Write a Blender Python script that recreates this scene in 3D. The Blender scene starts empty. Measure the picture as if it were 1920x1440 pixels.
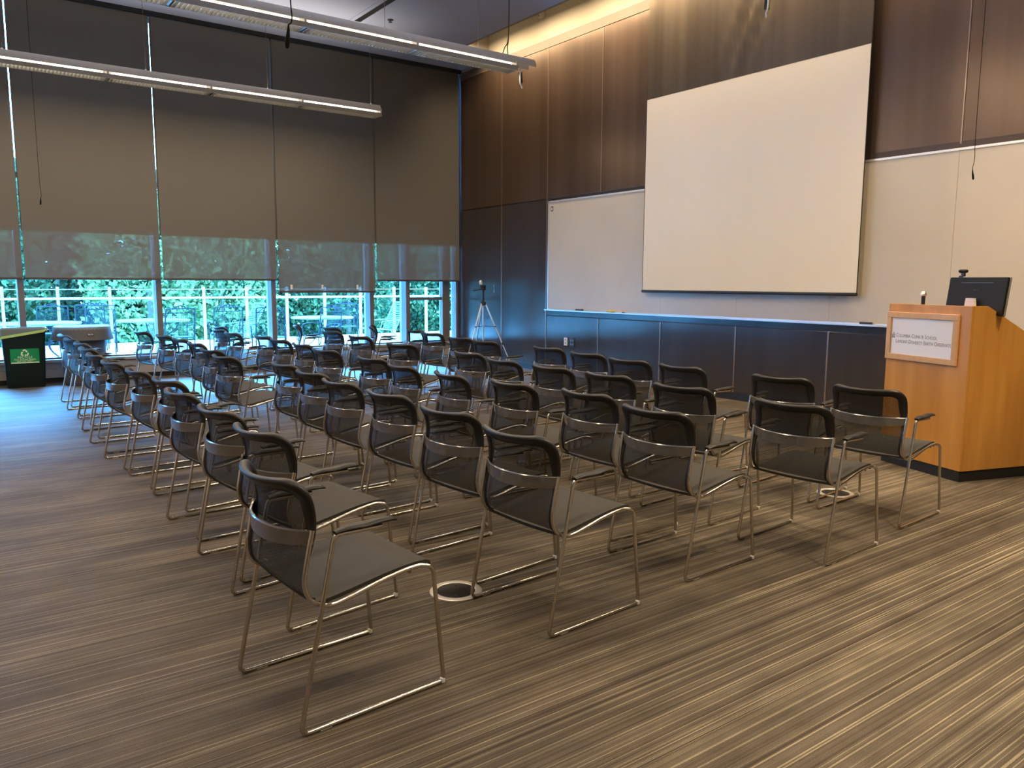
import bpy, bmesh, math, random
from mathutils import Vector, Matrix, noise
random.seed(7)
PI = math.pi
sc = bpy.context.scene
COL = sc.collection

# ------------------------------------------------------------------ materials
MATS = {}
def new_mat(name):
    m = bpy.data.materials.new(name); m.use_nodes = True
    nt = m.node_tree; nt.nodes.clear()
    out = nt.nodes.new('ShaderNodeOutputMaterial')
    MATS[name] = m
    return m, nt, out
def N(nt, typ, **kw):
    n = nt.nodes.new(typ)
    for k, v in kw.items():
        if k in n.inputs: n.inputs[k].default_value = v
        else: setattr(n, k, v)
    return n
def rgb(c): return (c[0], c[1], c[2], 1.0)
def pbr(name, col, rough=0.5, metal=0.0, spec=0.5, var=0.0, vscale=(8, 8, 8), bump=0.0, bscale=60, aniso=0, coat=0.0, detail=3, sheen=0.0):
    m, nt, out = new_mat(name)
    b = N(nt, 'ShaderNodeBsdfPrincipled')
    b.inputs['Base Color'].default_value = rgb(col)
    b.inputs['Roughness'].default_value = rough
    b.inputs['Metallic'].default_value = metal
    b.inputs['Specular IOR Level'].default_value = spec
    b.inputs['Anisotropic'].default_value = aniso
    b.inputs['Coat Weight'].default_value = coat
    b.inputs['Sheen Weight'].default_value = sheen
    tc = N(nt, 'ShaderNodeTexCoord')
    if var > 0:
        mp = N(nt, 'ShaderNodeMapping'); mp.inputs['Scale'].default_value = vscale
        nz = N(nt, 'ShaderNodeTexNoise'); nz.inputs['Scale'].default_value = 1.0; nz.inputs['Detail'].default_value = detail
        nt.links.new(tc.outputs['Object'], mp.inputs[0]); nt.links.new(mp.outputs[0], nz.inputs['Vector'])
        cr = N(nt, 'ShaderNodeValToRGB')
        cr.color_ramp.elements[0].position = 0.3; cr.color_ramp.elements[1].position = 0.7
        cr.color_ramp.elements[0].color = rgb([c * (1 - var) for c in col])
        cr.color_ramp.elements[1].color = rgb([min(1, c * (1 + var)) for c in col])
        nt.links.new(nz.outputs['Fac'], cr.inputs[0]); nt.links.new(cr.outputs[0], b.inputs['Base Color'])
    if bump > 0:
        nz2 = N(nt, 'ShaderNodeTexNoise'); nz2.inputs['Scale'].default_value = bscale
        nt.links.new(tc.outputs['Object'], nz2.inputs['Vector'])
        bp = N(nt, 'ShaderNodeBump'); bp.inputs['Strength'].default_value = bump; bp.inputs['Distance'].default_value = 0.01
        nt.links.new(nz2.outputs['Fac'], bp.inputs['Height']); nt.links.new(bp.outputs[0], b.inputs['Normal'])
    nt.links.new(b.outputs[0], out.inputs[0])
    return m
def emit(name, col, strength):
    m, nt, out = new_mat(name)
    e = N(nt, 'ShaderNodeEmission'); e.inputs[0].default_value = rgb(col); e.inputs[1].default_value = strength
    nt.links.new(e.outputs[0], out.inputs[0]); return m

# carpet: fine stripes running along X
def carpet():
    m, nt, out = new_mat('striped_carpet')
    L = nt.links.new
    b = N(nt, 'ShaderNodeBsdfPrincipled'); b.inputs['Roughness'].default_value = 0.62
    b.inputs['Specular IOR Level'].default_value = 0.22
    tc = N(nt, 'ShaderNodeTexCoord')
    def nz(scale, detail, rough=0.5):
        mp = N(nt, 'ShaderNodeMapping'); mp.inputs['Scale'].default_value = scale
        t = N(nt, 'ShaderNodeTexNoise'); t.inputs['Scale'].default_value = 1; t.inputs['Detail'].default_value = detail; t.inputs['Roughness'].default_value = rough
        L(tc.outputs['Object'], mp.inputs[0]); L(mp.outputs[0], t.inputs['Vector']); return t.outputs['Fac']
    fine = nz((0.10, 62, 1), 2.5, 0.75)
    cr = N(nt, 'ShaderNodeValToRGB'); e = cr.color_ramp.elements
    e[0].position = 0.32; e[0].color = rgb((0.040, 0.028, 0.020))
    e[1].position = 0.74; e[1].color = rgb((0.34, 0.28, 0.18))
    for p, c in ((0.44, (0.090, 0.068, 0.048)), (0.50, (0.118, 0.094, 0.069)), (0.58, (0.135, 0.110, 0.080)), (0.64, (0.18, 0.148, 0.10))):
        x = cr.color_ramp.elements.new(p); x.color = rgb(c)
    L(fine, cr.inputs[0])
    thin = nz((0.12, 105, 1), 1.0)
    mr = N(nt, 'ShaderNodeMapRange'); mr.inputs['From Min'].default_value = 0.61; mr.inputs['From Max'].default_value = 0.66
    L(thin, mr.inputs['Value'])
    mx = N(nt, 'ShaderNodeMix', data_type='RGBA'); L(mr.outputs[0], mx.inputs[0])
    L(cr.outputs[0], mx.inputs[6]); mx.inputs[7].default_value = rgb((0.32, 0.27, 0.18))
    band = nz((0.6, 2.6, 1), 3)
    mr2 = N(nt, 'ShaderNodeMapRange'); mr2.inputs['From Min'].default_value = 0.3; mr2.inputs['From Max'].default_value = 0.7
    mr2.inputs['To Min'].default_value = 0.60; mr2.inputs['To Max'].default_value = 1.18
    L(band, mr2.inputs['Value'])
    blot = nz((3.0, 7.0, 1), 5, 0.6)
    mr3 = N(nt, 'ShaderNodeMapRange'); mr3.inputs['From Min'].default_value = 0.33; mr3.inputs['From Max'].default_value = 0.62
    mr3.inputs['To Min'].default_value = 0.72; mr3.inputs['To Max'].default_value = 1.08
    L(blot, mr3.inputs['Value'])
    grain = nz((260, 260, 1), 1)
    mr4 = N(nt, 'ShaderNodeMapRange'); mr4.inputs['From Min'].default_value = 0.3; mr4.inputs['From Max'].default_value = 0.7
    mr4.inputs['To Min'].default_value = 0.75; mr4.inputs['To Max'].default_value = 1.25
    L(grain, mr4.inputs['Value'])
    a = N(nt, 'ShaderNodeMath', operation='MULTIPLY'); L(mr2.outputs[0], a.inputs[0]); L(mr3.outputs[0], a.inputs[1])
    a2 = N(nt, 'ShaderNodeMath', operation='MULTIPLY'); L(a.outputs[0], a2.inputs[0]); L(mr4.outputs[0], a2.inputs[1])
    sc_ = N(nt, 'ShaderNodeVectorMath', operation='SCALE'); L(mx.outputs[2], sc_.inputs[0]); L(a2.outputs[0], sc_.inputs['Scale'])
    L(sc_.outputs[0], b.inputs['Base Color'])
    bp = N(nt, 'ShaderNodeBump'); bp.inputs['Strength'].default_value = 0.35; bp.inputs['Distance'].default_value = 0.004
    L(grain, bp.inputs['Height']); L(bp.outputs[0], b.inputs['Normal'])
    L(b.outputs[0], out.inputs[0]); return m
carpet()

def panel_mat(name, col, rough, metal, var=0.2, rv=0.03):
    """satin bronze laminate with faint vertical brushing"""
    m, nt, out = new_mat(name); L = nt.links.new
    b = N(nt, 'ShaderNodeBsdfPrincipled'); b.inputs['Metallic'].default_value = metal
    b.inputs['Specular IOR Level'].default_value = 0.7
    tc = N(nt, 'ShaderNodeTexCoord'); mp = N(nt, 'ShaderNodeMapping'); mp.inputs['Scale'].default_value = (5, 5, 0.12)
    nz = N(nt, 'ShaderNodeTexNoise'); nz.inputs['Scale'].default_value = 1; nz.inputs['Detail'].default_value = 3
    L(tc.outputs['Object'], mp.inputs[0]); L(mp.outputs[0], nz.inputs['Vector'])
    cr = N(nt, 'ShaderNodeValToRGB'); e = cr.color_ramp.elements
    e[0].position = 0.3; e[1].position = 0.7
    e[0].color = rgb([c * (1 - var) for c in col]); e[1].color = rgb([c * (1 + var) for c in col])
    L(nz.outputs['Fac'], cr.inputs[0]); L(cr.outputs[0], b.inputs['Base Color'])
    mr = N(nt, 'ShaderNodeMapRange'); mr.inputs['To Min'].default_value = rough - rv; mr.inputs['To Max'].default_value = rough + rv
    L(nz.outputs['Fac'], mr.inputs['Value']); L(mr.outputs[0], b.inputs['Roughness'])
    mp2 = N(nt, 'ShaderNodeMapping'); mp2.inputs['Scale'].default_value = (900, 900, 6)
    nz2 = N(nt, 'ShaderNodeTexNoise'); nz2.inputs['Scale'].default_value = 1
    L(tc.outputs['Object'], mp2.inputs[0]); L(mp2.outputs[0], nz2.inputs['Vector'])
    bp = N(nt, 'ShaderNodeBump'); bp.inputs['Strength'].default_value = 0.05; bp.inputs['Distance'].default_value = 0.002
    L(nz2.outputs['Fac'], bp.inputs['Height']); L(bp.outputs[0], b.inputs['Normal'])
    L(b.outputs[0], out.inputs[0]); return m
panel_mat('bronze_panel', (0.105, 0.067, 0.046), 0.31, 0.5, 0.16, 0.02)
panel_mat('lower_panel', (0.060, 0.050, 0.046), 0.17, 0.32, 0.10, 0.012)
panel_mat('screen_backing', (0.10, 0.075, 0.05), 0.36, 0.5, 0.22, 0.03)

def mix_transp(name, col, fac, rough=0.7, tint=(1, 1, 1), weave=0, metal=0.0, transl=0.0, spec=0.4):
    """cloth that really lets light through: fac = share of open weave"""
    m, nt, out = new_mat(name); L = nt.links.new
    b = N(nt, 'ShaderNodeBsdfPrincipled'); b.inputs['Base Color'].default_value = rgb(col); b.inputs['Roughness'].default_value = rough
    b.inputs['Metallic'].default_value = metal; b.inputs['Specular IOR Level'].default_value = spec
    t = N(nt, 'ShaderNodeBsdfTransparent'); t.inputs[0].default_value = rgb(tint)
    mx = N(nt, 'ShaderNodeMixShader'); mx.inputs[0].default_value = fac
    if weave:
        tc = N(nt, 'ShaderNodeTexCoord'); nz = N(nt, 'ShaderNodeTexNoise'); nz.inputs['Scale'].default_value = weave
        L(tc.outputs['Object'], nz.inputs['Vector'])
        mr = N(nt, 'ShaderNodeMapRange'); mr.inputs['From Min'].default_value = 0.35; mr.inputs['From Max'].default_value = 0.65
        mr.inputs['To Min'].default_value = fac * 0.7; mr.inputs['To Max'].default_value = fac * 1.3
        L(nz.outputs['Fac'], mr.inputs['Value']); L(mr.outputs[0], mx.inputs[0])
    src = b.outputs[0]
    if transl:
        tr = N(nt, 'ShaderNodeBsdfTranslucent'); tr.inputs[0].default_value = rgb(col)
        m2 = N(nt, 'ShaderNodeMixShader'); m2.inputs[0].default_value = transl
        L(b.outputs[0], m2.inputs[1]); L(tr.outputs[0], m2.inputs[2]); src = m2.outputs[0]
    L(src, mx.inputs[1]); L(t.outputs[0], mx.inputs[2]); L(mx.outputs[0], out.inputs[0]); return m
mix_transp('shade_cloth', (0.19, 0.175, 0.16), 0.28, 0.8, tint=(0.95, 1, 0.95), transl=0.02, spec=0.2)
mix_transp('blackout_cloth', (0.205, 0.185, 0.165), 0.0, 0.85, spec=0.1)
mix_transp('chair_mesh', (0.013, 0.012, 0.011), 0.22, 0.6, weave=260, spec=0.3)
mix_transp('bin_liner', (0.35, 0.42, 0.42), 0.55, 0.3)

def glass():
    m, nt, out = new_mat('window_glass'); L = nt.links.new
    t = N(nt, 'ShaderNodeBsdfTransparent'); t.inputs[0].default_value = rgb((0.70, 0.94, 0.98))
    g = N(nt, 'ShaderNodeBsdfGlossy'); g.inputs['Roughness'].default_value = 0.01
    f = N(nt, 'ShaderNodeFresnel'); f.inputs['IOR'].default_value = 1.3
    mx = N(nt, 'ShaderNodeMixShader'); L(f.outputs[0], mx.inputs[0]); L(t.outputs[0], mx.inputs[1]); L(g.outputs[0], mx.inputs[2])
    L(mx.outputs[0], out.inputs[0])
glass()
def leaf(name, c1, c2):
    m, nt, out = new_mat(name); L = nt.links.new
    tc = N(nt, 'ShaderNodeTexCoord'); nz = N(nt, 'ShaderNodeTexNoise'); nz.inputs['Scale'].default_value = 3.5; nz.inputs['Detail'].default_value = 5
    L(tc.outputs['Object'], nz.inputs['Vector'])
    cr = N(nt, 'ShaderNodeValToRGB'); cr.color_ramp.elements[0].position = 0.36; cr.color_ramp.elements[1].position = 0.64
    cr.color_ramp.elements[0].color = rgb(c1); cr.color_ramp.elements[1].color = rgb(c2)
    L(nz.outputs['Fac'], cr.inputs[0])
    d = N(nt, 'ShaderNodeBsdfDiffuse'); tr = N(nt, 'ShaderNodeBsdfTranslucent')
    L(cr.outputs[0], d.inputs[0]); L(cr.outputs[0], tr.inputs[0])
    mx = N(nt, 'ShaderNodeMixShader'); mx.inputs[0].default_value = 0.4
    L(d.outputs[0], mx.inputs[1]); L(tr.outputs[0], mx.inputs[2]); L(mx.outputs[0], out.inputs[0])
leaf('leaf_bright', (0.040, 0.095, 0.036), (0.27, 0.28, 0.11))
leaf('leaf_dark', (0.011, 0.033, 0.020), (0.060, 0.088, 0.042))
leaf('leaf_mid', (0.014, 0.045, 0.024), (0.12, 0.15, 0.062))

pbr('seat_cloth', (0.052, 0.048, 0.043), 0.75, spec=0.25, bump=0.25, bscale=420)
pbr('black_rim', (0.014, 0.013, 0.012), 0.42, spec=0.4)
pbr('chrome', (0.62, 0.57, 0.50), 0.20, metal=1.0)
pbr('band_metal', (0.27, 0.255, 0.245), 0.16, metal=0.75)
pbr('pad_black', (0.010, 0.0095, 0.009), 0.42, spec=0.3)
pbr('glide_clear', (0.75, 0.75, 0.72), 0.3)
pbr('ceiling_paint', (0.52, 0.55, 0.68), 0.9, var=0.03, vscale=(0.5, 0.5, 0.5))
pbr('cove_paint', (0.36, 0.32, 0.255), 0.85, var=0.02)
pbr('wall_paint', (0.55, 0.50, 0.43), 0.85, var=0.03)
pbr('panel_trim', (0.30, 0.22, 0.17), 0.30, metal=0.75)
pbr('tan_trim', (0.13, 0.10, 0.075), 0.5)
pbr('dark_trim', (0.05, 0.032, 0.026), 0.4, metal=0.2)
pbr('black_gap', (0.008, 0.008, 0.008), 0.6)
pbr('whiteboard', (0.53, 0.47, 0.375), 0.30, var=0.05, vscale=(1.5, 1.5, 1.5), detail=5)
pbr('aluminium', (0.72, 0.72, 0.72), 0.35, metal=0.7)
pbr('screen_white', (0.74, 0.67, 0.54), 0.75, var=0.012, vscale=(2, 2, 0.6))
pbr('mullion_paint', (0.17, 0.155, 0.15), 0.45, metal=0.2)
pbr('sill_paint', (0.34, 0.32, 0.31), 0.4)
pbr('lamp_housing', (0.66, 0.60, 0.50), 0.45, metal=0.1)
pbr('louver_white', (0.40, 0.36, 0.30), 0.45)
pbr('louver_metal', (0.45, 0.42, 0.37), 0.28, metal=1.0)
pbr('matt_black', (0.006, 0.006, 0.006), 0.8, spec=0.08)
pbr('cable_black', (0.015, 0.014, 0.013), 0.5)
pbr('wire_steel', (0.18, 0.17, 0.16), 0.4, metal=0.7)
pbr('green_plastic', (0.003, 0.012, 0.010), 0.6, spec=0.25)
pbr('green_bag', (0.42, 0.62, 0.22), 0.4)
pbr('grey_plastic', (0.085, 0.09, 0.10), 0.55, spec=0.3)
pbr('label_green', (0.0, 0.25, 0.08), 0.4)
pbr('label_print', (0.75, 0.85, 0.62), 0.5)
pbr('paper', (0.78, 0.77, 0.78), 0.5)
pbr('ink_grey', (0.20, 0.21, 0.24), 0.6)
pbr('monitor_black', (0.008, 0.008, 0.008), 0.5, spec=0.25)
pbr('monitor_grey', (0.28, 0.28, 0.26), 0.35, metal=0.4)
pbr('steel', (0.70, 0.68, 0.64), 0.3, metal=1.0)
pbr('floor_ring', (0.66, 0.62, 0.55), 0.42, metal=0.6)
pbr('deck_concrete', (0.50, 0.48, 0.47), 0.8, var=0.06, vscale=(2, 2, 2))
pbr('rail_white', (0.26, 0.22, 0.21), 0.6)
pbr('iron', (0.012, 0.016, 0.022), 0.7, spec=0.15)
pbr('table_top', (0.07, 0.09, 0.095), 0.35)
pbr('strap_vinyl', (0.07, 0.075, 0.08), 0.4)
pbr('grass_ground', (0.10, 0.22, 0.10), 0.9, var=0.4)
pbr('bark', (0.10, 0.07, 0.05), 0.9)
pbr('outlet_white', (0.8, 0.8, 0.78), 0.4)
pbr('outlet_black', (0.02, 0.02, 0.022), 0.35)
pbr('cloth_yellow', (0.45, 0.36, 0.12), 0.8)
pbr('brown_hardware', (0.06, 0.045, 0.035), 0.5)
emit('tube_glow', (1.0, 0.93, 0.80), 3.0)
emit('cove_glow', (1.0, 0.80, 0.50), 4.0)
def wood():
    m, nt, out = new_mat('maple_veneer'); L = nt.links.new
    b = N(nt, 'ShaderNodeBsdfPrincipled'); b.inputs['Roughness'].default_value = 0.36
    tc = N(nt, 'ShaderNodeTexCoord'); mp = N(nt, 'ShaderNodeMapping'); mp.inputs['Scale'].default_value = (9, 9, 0.9)
    nz = N(nt, 'ShaderNodeTexNoise'); nz.inputs['Scale'].default_value = 1; nz.inputs['Detail'].default_value = 6
    L(tc.outputs['Object'], mp.inputs[0]); L(mp.outputs[0], nz.inputs['Vector'])
    cr = N(nt, 'ShaderNodeValToRGB'); cr.color_ramp.elements[0].position = 0.3; cr.color_ramp.elements[1].position = 0.72
    cr.color_ramp.elements[0].color = rgb((0.48, 0.205, 0.036)); cr.color_ramp.elements[1].color = rgb((0.63, 0.30, 0.060))
    L(nz.outputs['Fac'], cr.inputs[0]); L(cr.outputs[0], b.inputs['Base Color'])
    L(b.outputs[0], out.inputs[0])
wood()
pbr('maple_frame', (0.62, 0.36, 0.15), 0.4, var=0.06, vscale=(20, 20, 3))

# ------------------------------------------------------------------ mesh helpers
FLAT = {'bev': False}
def box(bm, c, s, rz=0.0, bev=0.0, M=None):
    if bev > 0: FLAT['bev'] = True
    r = bmesh.ops.create_cube(bm, size=1.0)
    vs = r['verts']
    bmesh.ops.scale(bm, vec=s, verts=vs)
    if bev > 0:
        es = list({e for v in vs for e in v.link_edges})
        rb = bmesh.ops.bevel(bm, geom=es, offset=min(bev, min(s) * 0.45), segments=2, affect='EDGES', profile=0.5)
        vs = list({v for f in rb['faces'] for v in f.verts} | {v for v in vs if v.is_valid})
    mat = Matrix.Translation(c) @ Matrix.Rotation(rz, 4, 'Z')
    if M is not None: mat = M @ mat
    bmesh.ops.transform(bm, matrix=mat, verts=vs)
def bx(bm, x0, x1, y0, y1, z0, z1, bev=0.0):
    box(bm, ((x0 + x1) / 2, (y0 + y1) / 2, (z0 + z1) / 2), (abs(x1 - x0), abs(y1 - y0), abs(z1 - z0)), 0, bev)
def rounded(pts, r, seg=5):
    pts = [Vector(p) for p in pts]
    if isinstance(r, (int, float)): r = [r] * len(pts)
    out = [pts[0]]
    for i in range(1, len(pts) - 1):
        a, b, c = pts[i - 1], pts[i], pts[i + 1]
        d1 = (a - b); d2 = (c - b)
        k = min(r[i], d1.length * 0.49, d2.length * 0.49)
        p0 = b + d1.normalized() * k; p2 = b + d2.normalized() * k
        for j in range(seg + 1):
            t = j / seg
            out.append(p0 * (1 - t) ** 2 + b * 2 * t * (1 - t) + p2 * t * t)
    out.append(pts[-1])
    return out
def crom(pts, n=6):
    pts = [Vector(p) for p in pts]
    P = [pts[0] * 2 - pts[1]] + pts + [pts[-1] * 2 - pts[-2]]
    out = []
    for i in range(1, len(P) - 2):
        for j in range(n):
            t = j / n
            a, b, c, d = P[i - 1], P[i], P[i + 1], P[i + 2]
            out.append(0.5 * ((2 * b) + (c - a) * t + (2 * a - 5 * b + 4 * c - d) * t * t + (3 * b - a - 3 * c + d) * t ** 3))
    out.append(pts[-1]); return out
def tube(bm, pts, r, n=8, cap=True, closed=False):
    pts = [Vector(p) for p in pts]
    m = len(pts)
    if isinstance(r, (int, float)): r = [r] * m
    tang = []
    for i in range(m):
        if closed: t = pts[(i + 1) % m] - pts[(i - 1) % m]
        else: t = pts[min(i + 1, m - 1)] - pts[max(i - 1, 0)]
        tang.append(t.normalized() if t.length > 1e-9 else Vector((0, 0, 1)))
    up = Vector((0, 0, 1)) if abs(tang[0].z) < 0.9 else Vector((1, 0, 0))
    nrm = tang[0].cross(up).normalized()
    rings = []
    for i in range(m):
        nrm = (nrm - tang[i] * nrm.dot(tang[i])).normalized()
        bn = tang[i].cross(nrm)
        rings.append([bm.verts.new(pts[i] + (nrm * math.cos(2 * PI * k / n) + bn * math.sin(2 * PI * k / n)) * r[i]) for k in range(n)])
    for i in range(m if closed else m - 1):
        a, b = rings[i], rings[(i + 1) % m]
        for k in range(n): bm.faces.new((a[k], a[(k + 1) % n], b[(k + 1) % n], b[k]))
    if cap and not closed:
        bm.faces.new(rings[0][::-1]); bm.faces.new(rings[-1])
def loft(bm, rings, closed_ring=True, cap=True, close_loop=False):
    R = [[bm.verts.new(p) for p in ring] for ring in rings]
    n = len(R[0])
    for i in range(len(R) if close_loop else len(R) - 1):
        a, b = R[i], R[(i + 1) % len(R)]
        for k in range(n if closed_ring else n - 1):
            bm.faces.new((a[k], a[(k + 1) % n], b[(k + 1) % n], b[k]))
    if cap and closed_ring and not close_loop:
        bm.faces.new(R[0][::-1]); bm.faces.new(R[-1])
def lathe(bm, prof, c=(0, 0, 0), n=32, M=None):
    rings = []
    for (r, z) in prof:
        rings.append([Vector((c[0] + r * math.cos(2 * PI * k / n), c[1] + r * math.sin(2 * PI * k / n), c[2] + z)) for k in range(n)])
    if M is not None: rings = [[M @ p for p in q] for q in rings]
    loft(bm, rings)
def prism(bm, poly, h0, h1, axis='Z'):
    def P(a, b, h): return {'Z': (a, b, h), 'X': (h, a, b), 'Y': (a, h, b)}[axis]
    loft(bm, [[Vector(P(a, b, h0)) for a, b in poly], [Vector(P(a, b, h1)) for a, b in poly]])
def obj(name, bm, mat, parent=None, smooth=True, ang=35):
    bmesh.ops.recalc_face_normals(bm, faces=bm.faces)
    me = bpy.data.meshes.new(name); bm.to_mesh(me); bm.free()
    if smooth:
        me.shade_smooth(); me.set_sharp_from_angle(angle=math.radians(ang))
    me.materials.append(MATS[mat] if isinstance(mat, str) else mat)
    o = bpy.data.objects.new(name, me); COL.objects.link(o)
    if parent: o.parent = parent
    if smooth and FLAT['bev']:
        wn = o.modifiers.new('weighted_normals', 'WEIGHTED_NORMAL'); wn.keep_sharp = True
    FLAT['bev'] = False
    return o
def BM(): return bmesh.new()
def tag(o, label, cat, group=None, kind=None):
    o['label'] = label; o['category'] = cat
    if group: o['group'] = group
    if kind: o['kind'] = kind
    return o
def thing(name, label, cat, loc=(0, 0, 0), rz=0, group=None):
    o = bpy.data.objects.new(name, None); COL.objects.link(o); o.empty_display_size = 0.1
    o.location = loc; o.rotation_euler = (0, 0, rz)
    return tag(o, label, cat, group)
def struct(name, bm, mat, parent=None, smooth=False):
    o = obj(name, bm, mat, parent, smooth)
    if parent is None: o['kind'] = 'structure'
    return o
def kids(o): return [c for c in ALLKIDS.get(o.name, [])]
def dup(root, loc, rz, label=None, group=None):
    def rec(o, par):
        c = o.copy(); COL.objects.link(c)
        if par: c.parent = par
        for ch in list(o.children): rec(ch, c)
        return c
    r = rec(root, None); r.location = loc; r.rotation_euler = (0, 0, rz)
    if label: r['label'] = label
    if group: r['group'] = group
    return r
def text(name, s, size, mat, parent, M, ext=0.0004, align='LEFT', sx=1.0):
    cu = bpy.data.curves.new(name, 'FONT'); cu.body = s; cu.size = size; cu.extrude = ext; cu.align_x = align
    cu.resolution_u = 3
    t = bpy.data.objects.new(name + '_tmp', cu); COL.objects.link(t)
    bpy.context.view_layer.update()
    me = bpy.data.meshes.new_from_object(t)
    bpy.data.objects.remove(t); bpy.data.curves.remove(cu)
    me.materials.clear(); me.materials.append(MATS[mat])
    me.transform(M @ Matrix.Diagonal((sx, 1, 1, 1)))
    o = bpy.data.objects.new(name, me); COL.objects.link(o); o.parent = parent
    return o

# ------------------------------------------------------------------ room constants
XW = 8.25; YW = 13.30; YB = 13.08; ZC = 5.48; XL = -3.2; YN = -3.0

b = BM(); bx(b, XL, XW + 0.1, YN, YW, -0.12, 0.0); struct('floor', b, 'striped_carpet')
b = BM(); bx(b, XL - 0.1, XL, YN, YW, 0, 6.3); struct('wall_left', b, 'wall_paint')
b = BM(); bx(b, XL - 0.1, XW + 0.2, YN - 0.1, YN, 0, 6.3); struct('wall_back', b, 'wall_paint')
# ceiling: flat slab that stops short of the panelled wall, leaving a lit cove
b = BM()
bx(b, XL - 0.1, 7.45, YN, YW + 0.2, ZC, ZC + 0.12)
bx(b, 7.45, XW + 0.2, 12.1, YW + 0.2, ZC, ZC + 0.12)
struct('ceiling', b, 'ceiling_paint')
b = BM()
bx(b, 7.2, XW + 0.2, YN, YW + 0.2, 6.3, 6.4)
bx(b, 7.10, 7.2, YN, YW + 0.2, ZC + 0.12, 6.3)
struct('trim_1', b, 'cove_paint')
b = BM(); bx(b, 7.2, XW, 12.1, 12.2, ZC + 0.12, 6.3); struct('trim_2', b, 'cove_paint')
b = BM(); bx(b, 7.45, 7.50, YN, 12.1, ZC, ZC + 0.14); struct('trim_3', b, 'cove_paint')
# panelled wall
b = BM()
bx(b, XW, XW + 0.1, YN, YW, 5.42, 6.3)
struct('wall_upper', b, 'cove_paint')
b = BM(); bx(b, XW + 0.012, XW + 0.1, YN, YW, 0, 5.42); struct('wall_right', b, 'dark_trim')
SE = [13.08] + [11.68 - 1.31 * i for i in range(11)] + [YN]
up = BM(); lo = BM()
for i in range(len(SE) - 1):
    y1, y0 = SE[i], SE[i + 1]
    g = 0.010
    z0 = 2.91 if y1 < 4.9 + 0.3 else 2.88
    bx(up, XW - 0.006, XW + 0.02, y0 + g, y1 - g, 2.885, 5.28, 0.003)
    if y1 > 10.4: bx(lo, XW - 0.006, XW + 0.02, y0 + g, y1 - g, 0.10, 2.86, 0.003)
    else: bx(lo, XW - 0.006, XW + 0.02, y0 + g, y1 - g, 0.10, 0.955, 0.003)
struct('wall_panels_upper', up, 'bronze_panel')
struct('wall_panels_lower', lo, 'lower_panel')
b = BM()
for y in SE[1:-1]:
    bx(b, XW - 0.011, XW + 0.015, y - 0.008, y + 0.008, 2.88, 5.28, 0.002)
    bx(b, XW - 0.014, XW + 0.015, y - 0.012, y + 0.012, 0.10, 0.955 if y < 10.3 else 2.88, 0.002)
struct('trim_4', b, 'panel_trim', None, True)
b = BM(); bx(b, XW - 0.012, XW + 0.015, YN, 13.08, 5.285, 5.42); struct('trim_16', b, 'tan_trim')
b = BM(); bx(b, XW - 0.006, XW + 0.015, YN, 10.37, 0.965, 1.045); struct('trim_15', b, 'lower_panel')
b = BM(); bx(b, XW - 0.016, XW + 0.012, YN, 13.08, 0, 0.10, 0.002); struct('baseboard_right', b, 'black_gap')
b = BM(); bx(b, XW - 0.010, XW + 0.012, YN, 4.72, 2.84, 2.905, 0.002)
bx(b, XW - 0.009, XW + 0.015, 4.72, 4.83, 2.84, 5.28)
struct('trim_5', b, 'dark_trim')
b = BM(); bx(b, XL, XL + 0.015, YN, YW, 0, 0.1); struct('baseboard_left', b, 'black_gap')

# whiteboard: one long framed board in joined sheets
wb = thing('whiteboard', 'long cream whiteboard with a thin aluminium frame, running behind the projection screen', 'whiteboard', (XW - 0.02, 4.5, 1.05))
def loc_bm(): return BM()
b = BM()
ed = [10.30, 7.75, 6.44, 5.13, 3.82, 2.51, 1.2]
for i in range(len(ed) - 1):
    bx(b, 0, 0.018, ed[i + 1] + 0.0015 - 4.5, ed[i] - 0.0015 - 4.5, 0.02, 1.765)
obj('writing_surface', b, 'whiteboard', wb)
b = BM()
bx(b, -0.006, 0.018, 1.2 - 4.5, 10.32 - 4.5, 1.765, 1.79, 0.002)
bx(b, -0.006, 0.018, 10.30 - 4.5, 10.325 - 4.5, 0.0, 1.79, 0.002)
obj('frame', b, 'aluminium', wb)
b = BM()
bx(b, -0.065, 0.018, 1.2 - 4.5, 10.325 - 4.5, -0.008, 0.006, 0.003)
bx(b, -0.006, 0.018, 1.2 - 4.5, 10.325 - 4.5, 0.0, 0.022, 0.002)
bx(b, -0.07, -0.063, 1.2 - 4.5, 10.325 - 4.5, -0.008, 0.014, 0.002)
obj('marker_tray', b, 'aluminium', wb)
b = BM(); bx(b, -0.002, 0.002, 10.19 - 4.5, 10.25 - 4.5, 1.62, 1.70); pl = obj('corner_label', b, 'brown_hardware', wb)
b = BM(); bx(b, -0.003, 0.0, 10.208 - 4.5, 10.232 - 4.5, 1.637, 1.683); obj('label_mark', b, 'outlet_white', pl)
t = thing('whiteboard_eraser', 'dark blue eraser lying on the whiteboard tray, left end', 'eraser', (XW - 0.055, 9.46, 1.056))
b = BM(); box(b, (0, 0, 0.022), (0.045, 0.15, 0.022), 0, 0.004); obj('eraser_back', b, 'outlet_black', t)
b = BM(); box(b, (0, 0, 0.006), (0.043, 0.148, 0.012)); obj('felt', b, 'ink_grey', t)
t = thing('cleaning_cloth', 'crumpled yellow brown cloth lying on the whiteboard tray', 'cloth', (XW - 0.05, 8.74, 1.056))
b = BM(); bmesh.ops.create_icosphere(b, subdivisions=3, radius=1)
for v in b.verts:
    k = 1 + 0.35 * noise.noise(v.co * 2.6)
    v.co = Vector((v.co.x * 0.032 * k, v.co.y * 0.085 * k, max(0, 0.016 + v.co.z * 0.02 * k)))
obj('crumpled_cloth', b, 'cloth_yellow', t)
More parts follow.
